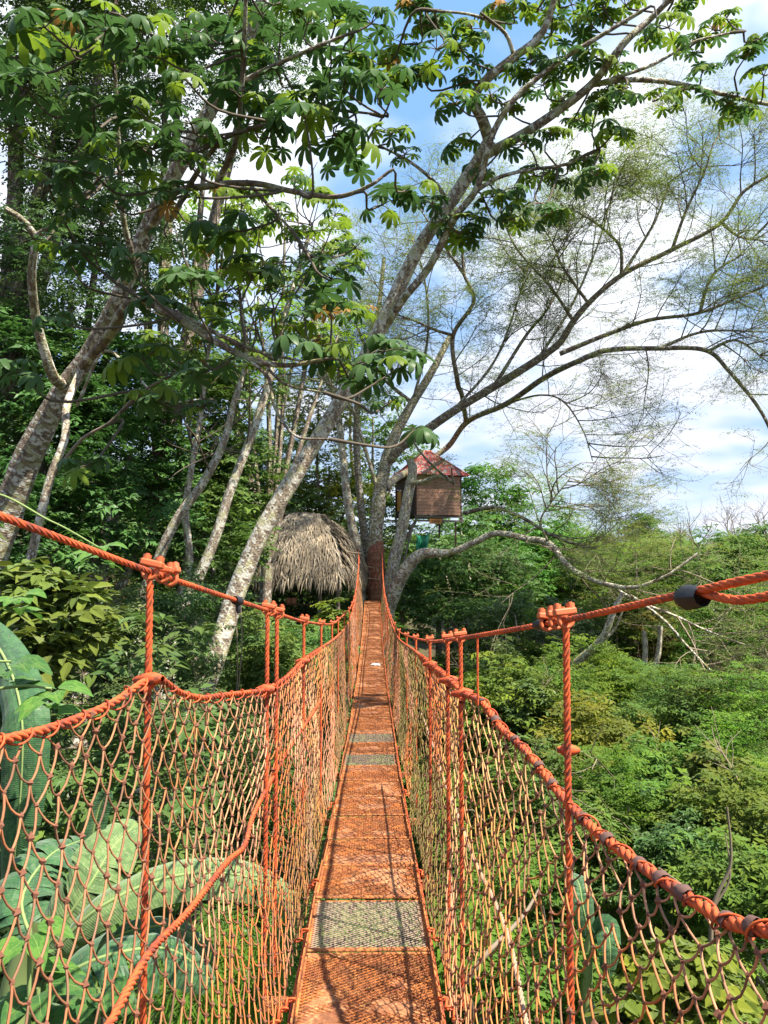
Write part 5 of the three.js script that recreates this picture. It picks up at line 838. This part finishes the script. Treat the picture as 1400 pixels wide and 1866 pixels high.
// bushes
const bush = (label, lobes, kind, mat, size, seed, g) => forestTree('bush', label, lobes, { kind, mat: M[mat], size: size * 0.9, seed, gap: 0.38, r: 0.04, dens: 30, cat: 'shrub', group: g, bark: M.twigDark, y: 0.5 });
const RB = 'bushes on the right slope', LB = 'bushes left of the bridge';
[
  ['bush in the right middle, above the net rope and left of the near hanger', [[900, 1260, 18, 1.1], [960, 1300, 17, 1.1], [860, 1320, 17, 1]], 'broad', 'leaf', 0.5],
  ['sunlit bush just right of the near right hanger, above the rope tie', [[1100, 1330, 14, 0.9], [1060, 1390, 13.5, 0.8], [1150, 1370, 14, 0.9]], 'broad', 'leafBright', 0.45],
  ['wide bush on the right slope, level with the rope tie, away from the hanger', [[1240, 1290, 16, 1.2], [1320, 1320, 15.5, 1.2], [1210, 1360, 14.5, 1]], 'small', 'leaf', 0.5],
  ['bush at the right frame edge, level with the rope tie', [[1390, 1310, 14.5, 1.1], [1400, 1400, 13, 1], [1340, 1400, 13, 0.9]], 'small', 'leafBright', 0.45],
  ['dense bush in the right middle, below the rope tie', [[1180, 1450, 12, 0.9], [1260, 1450, 12, 0.9], [1120, 1480, 11.5, 0.8]], 'broad', 'leaf', 0.42],
  ['bush right of the net rope bend, near the frame edge', [[1340, 1500, 10.8, 0.8], [1400, 1540, 10.3, 0.8], [1280, 1540, 10.6, 0.7]], 'broad', 'leaf', 0.4],
  ['low bush seen just above the near right net rope', [[1200, 1540, 10.2, 0.7], [1150, 1580, 9.8, 0.65], [1240, 1600, 9.6, 0.6]], 'broad', 'leafDark', 0.38],
  ['bush at the right frame edge just above the thick net rope end', [[1380, 1620, 8.6, 0.6], [1320, 1620, 8.8, 0.6], [1420, 1680, 8, 0.6]], 'broad', 'leaf', 0.36],
  ['broad-leaved plant seen through the right net near its lower corner', [[1180, 1760, 6.6, 0.45], [1270, 1780, 6.4, 0.45], [1340, 1820, 6, 0.4], [1230, 1840, 6, 0.4]], 'heart', 'leafBright', 0.36],
  ['leafy plant seen through the right net left of the hanger', [[990, 1650, 8, 0.55], [940, 1740, 7.4, 0.5], [1010, 1760, 7, 0.5], [900, 1830, 6.6, 0.45]], 'broad', 'leaf', 0.34],
  ['green bush behind the right net halfway down the deck', [[860, 1480, 11, 0.8], [920, 1520, 10.5, 0.7], [880, 1600, 9.4, 0.6]], 'broad', 'leaf', 0.4],
  ['bush close below the deck on the right, seen through the gap by the net', [[830, 1640, 8.2, 0.5], [845, 1740, 7, 0.45]], 'broad', 'leafBright', 0.34],
].forEach(([l, b, k, m, s], i) => bush(l, b, k, m, s, 60 + i, RB));
[
  ['broad-leaved plant at the left frame edge below the cable', [[40, 1110, 6.6, 0.5], [110, 1130, 7, 0.5], [30, 1190, 6.2, 0.45]], 'large', 'leaf', 0.42],
  ['glossy bush right of the near left hanger, above the net rope', [[330, 1100, 9.5, 0.7], [400, 1140, 10, 0.7], [320, 1180, 9, 0.65]], 'small', 'leafDark', 0.45],
  ['bush between the left frame edge and the near left hanger', [[160, 1120, 8.4, 0.65], [220, 1170, 8.2, 0.6], [150, 1220, 7.6, 0.6]], 'small', 'leafDark', 0.42],
  ['bush behind the foot of the leaning trunk', [[440, 1190, 12, 0.8], [500, 1230, 12.5, 0.8], [560, 1250, 13, 0.7], [470, 1280, 11.5, 0.7]], 'broad', 'leaf', 0.42],
  ['small bright green bush in front of the hut railing', [[590, 1125, 20.5, 0.55], [575, 1145, 20.3, 0.5], [610, 1140, 20.5, 0.45]], 'heart', 'leafBright', 0.5],
  ['dark bush seen through the left net behind the near hanger', [[300, 1290, 7.6, 0.6], [220, 1330, 7, 0.55], [370, 1350, 8, 0.6], [300, 1400, 7, 0.5]], 'small', 'leafDark', 0.36],
  ['bush seen through the left net beyond the diagonal rope', [[430, 1380, 9, 0.65], [480, 1450, 8.6, 0.6], [420, 1480, 8, 0.55]], 'small', 'leaf', 0.38],
  ['grassy tussock seen through the left net below the long banana leaf', [[460, 1720, 5.2, 0.4], [400, 1780, 4.9, 0.35], [500, 1790, 4.9, 0.3]], 'grassy', 'leafBright', 0.5],
  ['bush close below the deck on the left, seen through the gap by the net', [[530, 1560, 8, 0.5], [520, 1680, 6.6, 0.4]], 'broad', 'leafDark', 0.34],
  ['leafy bush under the hut floor, left of the second hangers', [[520, 1190, 16, 0.8], [590, 1200, 17, 0.7], [550, 1170, 18, 0.7]], 'broad', 'leafDark', 0.5],
].forEach(([l, b, k, m, s], i) => bush(l, b, k, m, s, 80 + i, LB));
// ---------------------------------------------------------------- far ridge: copies of four trees
{
  const protos = [0, 1, 2, 3].map((k) => {
    const R = rng(500 + k), lobes = []; const n = 5 + k; for (let i = 0; i < n; i++) { const a = (i / n) * 6.283 + R(); lobes.push([V(Math.cos(a) * R.r(0.8, 2.2), R.r(4.2, 7.2) + (k === 1 ? 1 : 0), Math.sin(a) * R.r(0.8, 2.2)), R.r(1.3, 2.1)]); } lobes.push([V(0, 6.6, 0), 2]);
    const g = new THREE.Group();
    part(g, 'trunk', tube([V(0, -0.5, 0), V(0.1, 2, 0.1), V(0, 4.6, 0), V(0.1, 6.4, 0)], [0.24, 0.19, 0.14, 0.06], 7, 0.6), M.barkDark);
    crownLeaves(g, V(0, 0, 0), lobes, k === 1 ? 'feather' : 'broad', [M.leaf, M.feather, M.leaf, M.leafBright][k], { dens: 22, size: k === 1 ? 1.4 : 1.1, seed: 510 + k, gap: 0.22, y: 0.6 });
    return g;
  });
  const R = rng(77), spots = [];
  for (let i = 0; i < 40; i++) { const px = mix(790, 1460, (i + 0.5) / 40), d = [52, 66, 82, 104][i % 4] * R.r(0.92, 1.1); spots.push([px, d]); }
  for (let i = 0; i < 7; i++) spots.push([mix(420, 760, (i + 0.5) / 7), R.r(48, 70)]);
  spots.sort((a, b) => b[0] - a[0]);
  const ord = (n) => { const w = ['', 'first', 'second', 'third', 'fourth', 'fifth', 'sixth', 'seventh', 'eighth', 'ninth', 'tenth', 'eleventh', 'twelfth', 'thirteenth', 'fourteenth', 'fifteenth', 'sixteenth', 'seventeenth', 'eighteenth', 'nineteenth'], t = ['', '', 'twentieth', 'thirtieth', 'fortieth'], tt = ['', '', 'twenty', 'thirty', 'forty']; return n < 20 ? w[n] : n % 10 === 0 ? t[n / 10] : tt[Math.floor(n / 10)] + '-' + w[n % 10]; };
  spots.forEach(([px, d], i) => { const k = i % 4, g = protos[k].clone(), p = P(px, 1000, d); g.name = numbered('ridge_tree'); const gy = groundY(p.x, p.z); g.position.set(p.x, gy - 0.2, p.z); const want = P(px, 985 - R() * 22, d).y; g.scale.setScalar(clamp((want - gy) / 8.6, 0.45, 1.5) * R.r(0.9, 1.12)); g.rotation.y = R() * 6.28; scene.add(g); tag(g, `${['rounded', 'feathery', 'dense', 'bright'][k]} tree of the far canopy, ${ord(i + 1)} from the right edge`, 'tree', 'trees of the far canopy'); });
  // small tree standing above the ridge, and bare ones
  forestTree('ridge_tree', 'small dark layered tree standing clear above the far canopy', [[1168, 950, 70, 1.4], [1160, 972, 70, 1.7], [1185, 968, 70, 1.2]], { kind: 'broad', mat: M.leaf, size: 1.0, seed: 95, gap: 0.3, r: 0.15, group: 'trees of the far canopy', squash: 0.5 });
  [[1270, 44, 'leftmost'], [1340, 42, 'middle'], [1400, 41, 'rightmost']].forEach(([px, d, w], i) => {
    const RR = rng(600 + i), base = P(px, 1060, d); base.y = groundY(base.x, base.z); const t = thing('bare_tree', `bare pinkish-twigged tree above the far canopy, ${w} of three`, 'tree', base, 'bare trees on the ridge'), top = P(px + 4, 990, d);
    part(t, 'trunk', shift(tube([base.clone().add(V(0, -0.3, 0)), base.clone().lerp(top, 0.5), top], [0.2, 0.15, 0.1], 8, 0.5), base), M.barkPale);
    const out = [], tips = []; for (let k = 0; k < 9; k++) grow(out, tips, top.clone().add(V(0, -RR() * 1.5, 0)), V(RR.g(), 0.5 + RR(), RR.g()).normalize(), RR.r(1.2, 2.1), 0.035, 2, RR, { crook: 0.2, lift: 0.06, kids: [0, 4, 4] });
    part(t, 'twigs', shift(mergeGeometries(out), base), M.twigPale, 'stuff');
  });
}
// ---------------------------------------------------------------- undergrowth on the slopes (nobody could count it)
{
  const R = rng(9), layer = (name, label, kind, mat, n, where) => {
    const sets = S[kind].map(() => []), cols = S[kind].map(() => []); let tries = 0;
    for (let i = 0; i < n && tries < n * 30; tries++) { const s = where(R); if (!s) continue; const [p, k] = s, q = Math.floor(R() * sets.length); sets[q].push(place(p, k, R, 0.3)); cols[q].push(tint(R, 0.5, 0.4)); i++; }
    const g = new THREE.Group(); g.name = numbered(name); g.userData = { label, kind: 'stuff' }; scene.add(g); sets.forEach((x, i) => x.length && many(g, 'leaves', S[kind][i], mat, x, cols[i]));
  };
  const slope = (a0, a1, d0, d1, hi, x0) => (RR) => { const d = d0 * Math.pow(d1 / d0, Math.sqrt(RR())), px = RR.r(a0, a1), x = ((px - 700) / 1410) * d, z = -d; if (x0 !== undefined && (x - x0) * Math.sign(a1 + a0 - 1400) < 0) return null; const h = hi * (0.08 + 2.3 * Math.pow(noise3(x * 0.5, 3, z * 0.5) * 0.75 + noise3(x * 1.3, 9, z * 1.3) * 0.25, 2.6)) * smooth(d, 2, 7), y = groundY(x, z) + h * Math.pow(RR(), 0.4); if (Math.abs(x) < 0.9 && y > -1.4) return null; return [V(x, y, z), 0.3 + d * 0.012 + RR() * 0.2]; };
  layer('undergrowth', 'green undergrowth covering the slope right of the bridge', 'broad', M.leaf, 3600, slope(760, 1650, 4.5, 46, 1.5, 0.8));
  layer('undergrowth', 'fine-leaved creepers over the bushes right of the bridge', 'small', M.leafBright, 1500, slope(760, 1600, 6, 40, 1.8, 0.8));
  layer('undergrowth', 'shaded undergrowth on the bank left of the bridge', 'broad', M.leafDark, 6500, slope(-300, 690, 3.5, 30, 4.6, -0.6));
  layer('undergrowth', 'low growth round the foot of the spreading tree', 'broad', M.leaf, 900, slope(715, 960, 20, 38, 2.4));
  layer('undergrowth', 'sunlit low growth on the hillside behind the hut', 'broad', M.leaf, 2500, slope(250, 760, 28, 80, 5.0));
  layer('undergrowth', 'low plants filling the ravine floor under the bridge', 'heart', M.leaf, 1500, (RR) => { const z = -RR.r(1.5, 24), x = RR.r(-3, 3), y = groundY(x, z) + RR() * 1.4; return y > deckY(-z) - 0.9 ? null : [V(x, y, z), RR.r(0.3, 0.6)]; });
}

// ---------------------------------------------------------------- banana plants at the lower left
function bananaLeaf(path, width, o = {}) {
  const { seed = 1, fold = 0.35, slits = 0.3, up = V(0, 1, 0) } = o, R = rng(seed), c = new THREE.CatmullRomCurve3(path), n = 44, m = 4, pos = [], uv = [], L = c.getLength();
  const row = (t) => { const p = c.getPoint(t), tg = c.getTangent(t), s = V().crossVectors(tg, up).normalize(), nn = V().crossVectors(s, tg).normalize(), w = width * 0.5 * Math.pow(Math.sin(Math.PI * clamp(0.05 + t * 0.94)), 0.42); return { p, s, nn, tg, w, t }; };
  for (const sg of [-1, 1]) {
    // the blade is torn into strips that hang at their own angle
    let sag = R.r(0, 0.12), skew = R.r(0.15, 0.3), len = 1;
    for (let i = 0; i < n; i++) {
      const torn = R() < slits; if (torn) { sag = R.r(-0.05, 0.45) * Math.min(1, slits * 4); skew = R.r(0.1, 0.45); len = R.r(0.86, 1.04); }
      const a = row(i / n), b = row((i + 1) / n), sg0 = sag, sk = skew, ln = len;
      const pt = (r, k, cut) => r.p.clone().addScaledVector(r.s, sg * r.w * k * ln).addScaledVector(r.nn, r.w * (fold * k - (0.55 + sg0) * k * k) + r.w * 0.02 * Math.sin(r.t * 70 + k * 3)).addScaledVector(r.tg, r.w * sk * k + cut * k * L / n);
      for (let j = 0; j < m; j++) { const k0 = j / m, k1 = (j + 1) / m, g = torn ? 0.35 : 0, A = pt(a, k0, g), B = pt(b, k0, 0), C = pt(b, k1, 0), D = pt(a, k1, g); for (const x of sg > 0 ? [A, B, C, A, C, D] : [A, C, B, A, D, C]) pos.push(x.x, x.y, x.z); for (const [q, w] of sg > 0 ? [[0, k0], [1, k0], [1, k1], [0, k0], [1, k1], [0, k1]] : [[0, k0], [1, k1], [1, k0], [0, k0], [0, k1], [1, k1]]) uv.push(w * 0.2, ((i + q) / n) * L); }
    }
  }
  return fromTris(pos, uv);
}
{
  // fine cross veins of the blades
  const vein = tex(256, (u, v) => { const k = 128 + 70 * Math.sin(v * Math.PI * 2 * 26 + 1.5 * tn(u, v, 3, 91, 2)) + 60 * (tn(u, v, 20, 93, 2) - 0.5); return [k, k, k]; }, 3, false);
  const blotch = (a, b, c) => tex(256, (u, v) => { const n = tn(u, v, 6, 95, 3), f = tn(u, v, 34, 97, 2), s = 0.93 + 0.07 * Math.sin(v * Math.PI * 2 * 26); let k = L3(a, b, smooth(n, 0.35, 0.65)); k = L3(k, c, smooth(f, 0.64, 0.74) * 0.7); return [k[0] * s, k[1] * s, k[2] * s]; }, 3);
  M.bananaA = new THREE.MeshPhysicalMaterial({ map: blotch([38, 88, 46], [54, 108, 54], [110, 124, 80]), bumpMap: vein, bumpScale: 0.0015, roughness: 0.95, transmission: 0.3, side: THREE.DoubleSide, clearcoat: 0.3, clearcoatRoughness: 0.4 });
  M.bananaB = new THREE.MeshPhysicalMaterial({ map: blotch([92, 124, 66], [116, 146, 80], [158, 164, 116]), bumpMap: vein, bumpScale: 0.0015, roughness: 0.95, transmission: 0.35, side: THREE.DoubleSide, clearcoat: 0.15, clearcoatRoughness: 0.45 });
  M.rib = std({ color: lin(0.20, 0.27, 0.09) });
  const leafOn = (t, base, path, w, mat, o) => { const p = path.map((q) => P(...q)), m = part(t, 'leaf', shift(bananaLeaf(p, w, o), base), mat); part(m, 'midrib', shift(tube(p, taper(p.length, 0.011, 0.003), 6, 0.06), base), M.rib); };
  const b1 = P(30, 1820, 3.7); b1.y = groundY(b1.x, b1.z);
  const t1 = thing('banana_plant', 'banana plant in the lower left corner with torn pale leaves behind the net', 'plant', b1);
  part(t1, 'stem', shift(tube([b1.clone(), P(30, 1800, 3.7), P(70, 1690, 3.7)], [0.09, 0.07, 0.04], 10, 0.1), b1), M.rib);
  leafOn(t1, b1, [[60, 1760, 3.7], [110, 1690, 3.7], [165, 1610, 3.75], [205, 1545, 3.9], [250, 1500, 4.1]], 0.32, M.bananaB, { seed: 3, slits: 0.22, up: V(0.3, 0.75, 0.75) });
  leafOn(t1, b1, [[110, 1720, 3.6], [180, 1655, 3.6], [300, 1600, 3.7], [420, 1592, 3.8], [500, 1620, 3.9], [545, 1680, 4.0]], 0.22, M.bananaB, { seed: 4, slits: 0.05, fold: 0.1, up: V(-0.1, 0.8, 0.75) });
  leafOn(t1, b1, [[70, 1740, 3.7], [40, 1640, 3.9], [90, 1560, 4.2], [150, 1530, 4.5]], 0.36, M.bananaA, { seed: 5, slits: 0.3, up: V(0.2, 0.7, 0.7) });
  leafOn(t1, b1, [[90, 1790, 3.4], [200, 1740, 3.4], [310, 1730, 3.5], [390, 1790, 3.6]], 0.32, M.bananaA, { seed: 6, slits: 0.2, up: V(-0.1, 0.9, 0.5) });
  leafOn(t1, b1, [[130, 1760, 3.8], [230, 1700, 3.8], [320, 1690, 3.9], [400, 1740, 4.0]], 0.2, M.bananaA, { seed: 16, slits: 0.35, up: V(-0.2, 0.9, 0.4) });
  leafOn(t1, b1, [[150, 1640, 4.0], [165, 1540, 4.0], [185, 1460, 4.0], [200, 1440, 4.0]], 0.11, M.bananaA, { seed: 17, slits: 0, fold: 1.2, up: V(0.5, 0.2, 0.8) });
  const b2 = P(-120, 1700, 4.6); b2.y = groundY(b2.x, b2.z);
  const t2 = thing('banana_plant', 'banana plant at the left frame edge with one wide leaf hanging straight down', 'plant', b2);
  part(t2, 'stem', shift(tube([b2.clone(), P(-110, 1500, 4.6), P(-60, 1290, 4.5)], [0.1, 0.08, 0.04], 10, 0.1), b2), M.rib);
  leafOn(t2, b2, [[-60, 1120, 5.0], [-10, 1170, 4.75], [24, 1235, 4.45], [40, 1310, 4.25], [40, 1410, 4.2], [30, 1530, 4.2], [16, 1670, 4.3]], 0.27, M.bananaA, { seed: 7, slits: 0.06, fold: 0.2, up: V(0.1, 0.25, 0.95) });
  leafOn(t2, b2, [[-80, 1290, 4.6], [-120, 1180, 4.8], [-180, 1120, 5], [-260, 1140, 5.2]], 0.4, M.bananaA, { seed: 8, slits: 0.2 });
  const b3 = P(1070, 1720, 6.6); b3.y = groundY(b3.x, b3.z);
  const t3 = thing('banana_plant', 'small dark banana plant seen through the right net beside the hanger', 'plant', b3);
  part(t3, 'stem', shift(tube([b3.clone(), P(1070, 1760, 6.6), P(1075, 1700, 6.6)], [0.07, 0.05, 0.03], 8, 0.1), b3), M.rib);
  leafOn(t3, b3, [[1075, 1710, 6.6], [1062, 1650, 6.6], [1055, 1610, 6.7], [1040, 1590, 6.9]], 0.24, M.bananaA, { seed: 9, slits: 0.1, up: V(0, 0.5, 0.85) });
  leafOn(t3, b3, [[1078, 1715, 6.6], [1105, 1690, 6.5], [1112, 1730, 6.4], [1110, 1780, 6.4]], 0.2, M.bananaA, { seed: 10, slits: 0.1, up: V(0.1, 0.5, 0.85) });
  // bright rosette and big leaves in the corner
  const veins = (a, bb) => tex(256, (u, v) => { const x = Math.abs(u - 0.5), rib = 1 - smooth(x, 0.004, 0.016), sv = 1 - smooth(Math.abs(((v * 9 - x * 3.2) % 1 + 1) % 1 - 0.5), 0.0, 0.06), n = fbm(u * 9, v * 9, 2, 3), f = fbm(u * 40, v * 40, 5, 2); let k = L3(a, bb, smooth(n, 0.35, 0.65)); k = L3(k, [168, 190, 110], rib * 0.7 + sv * 0.22); k = L3(k, [118, 96, 52], smooth(f, 0.66, 0.74) * smooth(n, 0.5, 0.7) * 0.8); return k; }, 1);
  const veined = (a, c) => new THREE.MeshPhysicalMaterial({ map: veins(a, c), roughness: 0.95, transmission: 0.42, side: THREE.DoubleSide, specularIntensity: 0.3, clearcoat: 0.3, clearcoatRoughness: 0.4 });
  M.herbA = veined([72, 116, 44], [92, 136, 52]); M.herbB = veined([56, 98, 46], [74, 116, 52]);
  const R = rng(15), rosette = (name, label, px, py, d, n, len, mat, wid = 0.5, via) => { const c = P(px, py, d), w = via ? P(via[0], via[1], d) : c, b = w.clone(); b.y = groundY(b.x, b.z); const t = thing(name, label, 'plant', b); part(t, 'stem', shift(tube(via ? [b.clone(), w, w.clone().lerp(c, 0.6).add(V(0, 0.05, 0)), c] : [b.clone(), b.clone().lerp(c, 0.5).add(V(0.03, 0, 0)), c], via ? [0.014, 0.011, 0.008, 0.006] : [0.016, 0.012, 0.008], 6, 0.15), b), M.rib);
    for (let i = 0; i < n; i++) { const a = (i / n) * 6.283 + R() * 0.5, dir = V(Math.cos(a), R.r(0.0, 0.6), Math.sin(a)).normalize(), o = c.clone().add(V(0, -i * 0.02, 0)); part(t, 'leaf', shift(bigLeaf(o.clone().addScaledVector(dir, 0.03), dir, V(0, 1, 0.35).normalize(), len * R.r(0.75, 1.15), len * wid, 0.3, 0.5), b), mat); } };
  rosette('leafy_herb', 'bright green broad-leaved herb in the lower left corner', 55, 1690, 2.9, 9, 0.17, M.herbA);
  rosette('leafy_herb', 'dark broad-leaved herb below the bright one in the lower left corner', 70, 1800, 2.9, 8, 0.2, M.herbB, 0.6);
  rosette('leafy_herb', 'low herb behind the left net at the bottom, right of the bright corner herb', 180, 1800, 3.0, 8, 0.19, M.herbB, 0.55);
  rosette('leafy_herb', 'large-leaved plant under the left cable near the near hanger', 185, 1000, 6.2, 7, 0.24, M.herbA, 0.4, [-40, 905]);
  rosette('leafy_herb', 'pale-leaved twig over the top of the hanging banana leaf', 95, 1255, 3.9, 8, 0.17, M.herbA, 0.62, [-60, 1290]);
  rosette('leafy_herb', 'yellowish herb at the left edge below the cable', 40, 1085, 5.5, 8, 0.22, M.herbA, 0.5, [-70, 1150]);
  rosette('leafy_herb', 'glossy herb at the left edge above the hanging banana leaf', 22, 1205, 3.9, 9, 0.19, M.herbB, 0.6, [-90, 1260]);
  // bare forked stem at the right edge and the pale fallen trunk
  { const b = P(1300, 1690, 7.6), t = thing('bare_shrub', 'bare forked pale stem at the right edge above the thick net rope', 'shrub', V(b.x, groundY(b.x, b.z), b.z)); const bb = t.position;
    for (const [l, a, e] of [[[[1295, 1720, 7.6], [1300, 1650, 7.6], [1330, 1580, 7.6], [1332, 1540, 7.6], [1325, 1470, 7.6]], 0.024, 0.008], [[[1300, 1655, 7.6], [1330, 1600, 7.6], [1322, 1520, 7.65]], 0.014, 0.006], [[[1298, 1660, 7.6], [1240, 1610, 7.55], [1200, 1580, 7.5]], 0.013, 0.006]]) part(t, 'stem', shift(tube(limb(l), taper(l.length, a, e), 6, 0.08), bb), M.twigPale);
    part(t, 'stem', shift(tube([V(bb.x, bb.y - 0.1, bb.z), P(1295, 1720, 7.6)], [0.03, 0.024], 6, 0.3), bb), M.twigPale); }
  { const l = limb([[960, 1282, 20], [1000, 1250, 19.6], [1060, 1200, 19], [1100, 1160, 18.6], [1120, 1110, 18.4], [1135, 1080, 18.3]]), b = l[0].clone(), t = thing('leaning_snag', 'pale leafless trunk leaning across the forest right of the bridge', 'dead tree', b); part(t, 'trunk', shift(tube([b.clone().add(V(-1.2, -1.6, 0)), ...l], taper(7, 0.16, 0.05), 9, 0.2, 0.07, 4), b), M.barkPale); part(t, 'branch', shift(tube(limb([[1085, 1178, 18.8], [1118, 1150, 18.6], [1140, 1100, 18.4]]), [0.05, 0.03, 0.015], 6, 0.2), b), M.barkPale); }
  [[[1170, 1240], [1176, 1190], [1174, 1150], 'left'], [[1188, 1240], [1200, 1190], [1204, 1140], 'right']].forEach(([a, c, e, w], i) => { const l = limb([[...a, 21], [...c, 21], [...e, 21]]), b = l[0].clone(); b.y = groundY(b.x, b.z); const t = thing('pale_trunk', `${w} one of two bare pale trunks close together on the right slope`, 'tree', b, 'pair of pale trunks'); part(t, 'trunk', shift(tube([b.clone(), ...l], [0.1, 0.085, 0.075, 0.06], 8, 0.3, 0.08, i), b), M.barkPale); });
  // thin stick across the right net and hanging lianas
  { const l = limb([[850, 1790, 4.2], [880, 1745, 4.2], [925, 1700, 4.3], [960, 1660, 4.4], [985, 1615, 4.5]]), b = l[0].clone(), t = new THREE.Mesh(shift(tube(l, [0.016, 0.015, 0.013, 0.011, 0.006], 6, 0.08), b), M.twigPale); t.name = 'dry_stick'; t.position.copy(b); t.castShadow = t.receiveShadow = true; scene.add(t); tag(t, 'pale crooked dry stick behind the right net near the deck', 'stick'); }
  [[430, 1110, 1330, 9.2, 'from the leaning trunk to the left net rope'], [438, 1090, 1260, 9.1, 'just right of the tape on the left cable']].forEach(([px, y0, y1, d, w], i) => { const l = limb([[px, y0, d], [px + 3, (y0 + y1) / 2, d], [px - 4, y1, d]]), b = l[0].clone(), t = new THREE.Mesh(shift(tube(l, [0.008, 0.007, 0.006], 5, 0.15), b), M.twigPale); t.name = numbered('liana'); t.position.copy(b); t.castShadow = t.receiveShadow = true; scene.add(t); tag(t, `thin pale liana hanging ${w}`, 'vine', 'hanging lianas'); });
}

// ---------------------------------------------------------------- picture
const renderer = new THREE.WebGLRenderer({ antialias: true });
renderer.toneMapping = THREE.LinearToneMapping;
renderer.toneMappingExposure = EXPOSURE;
renderer.outputColorSpace = THREE.SRGBColorSpace;
renderer.shadowMap.enabled = true;
renderer.setSize(768, 1024);
renderer.render(scene, camera);
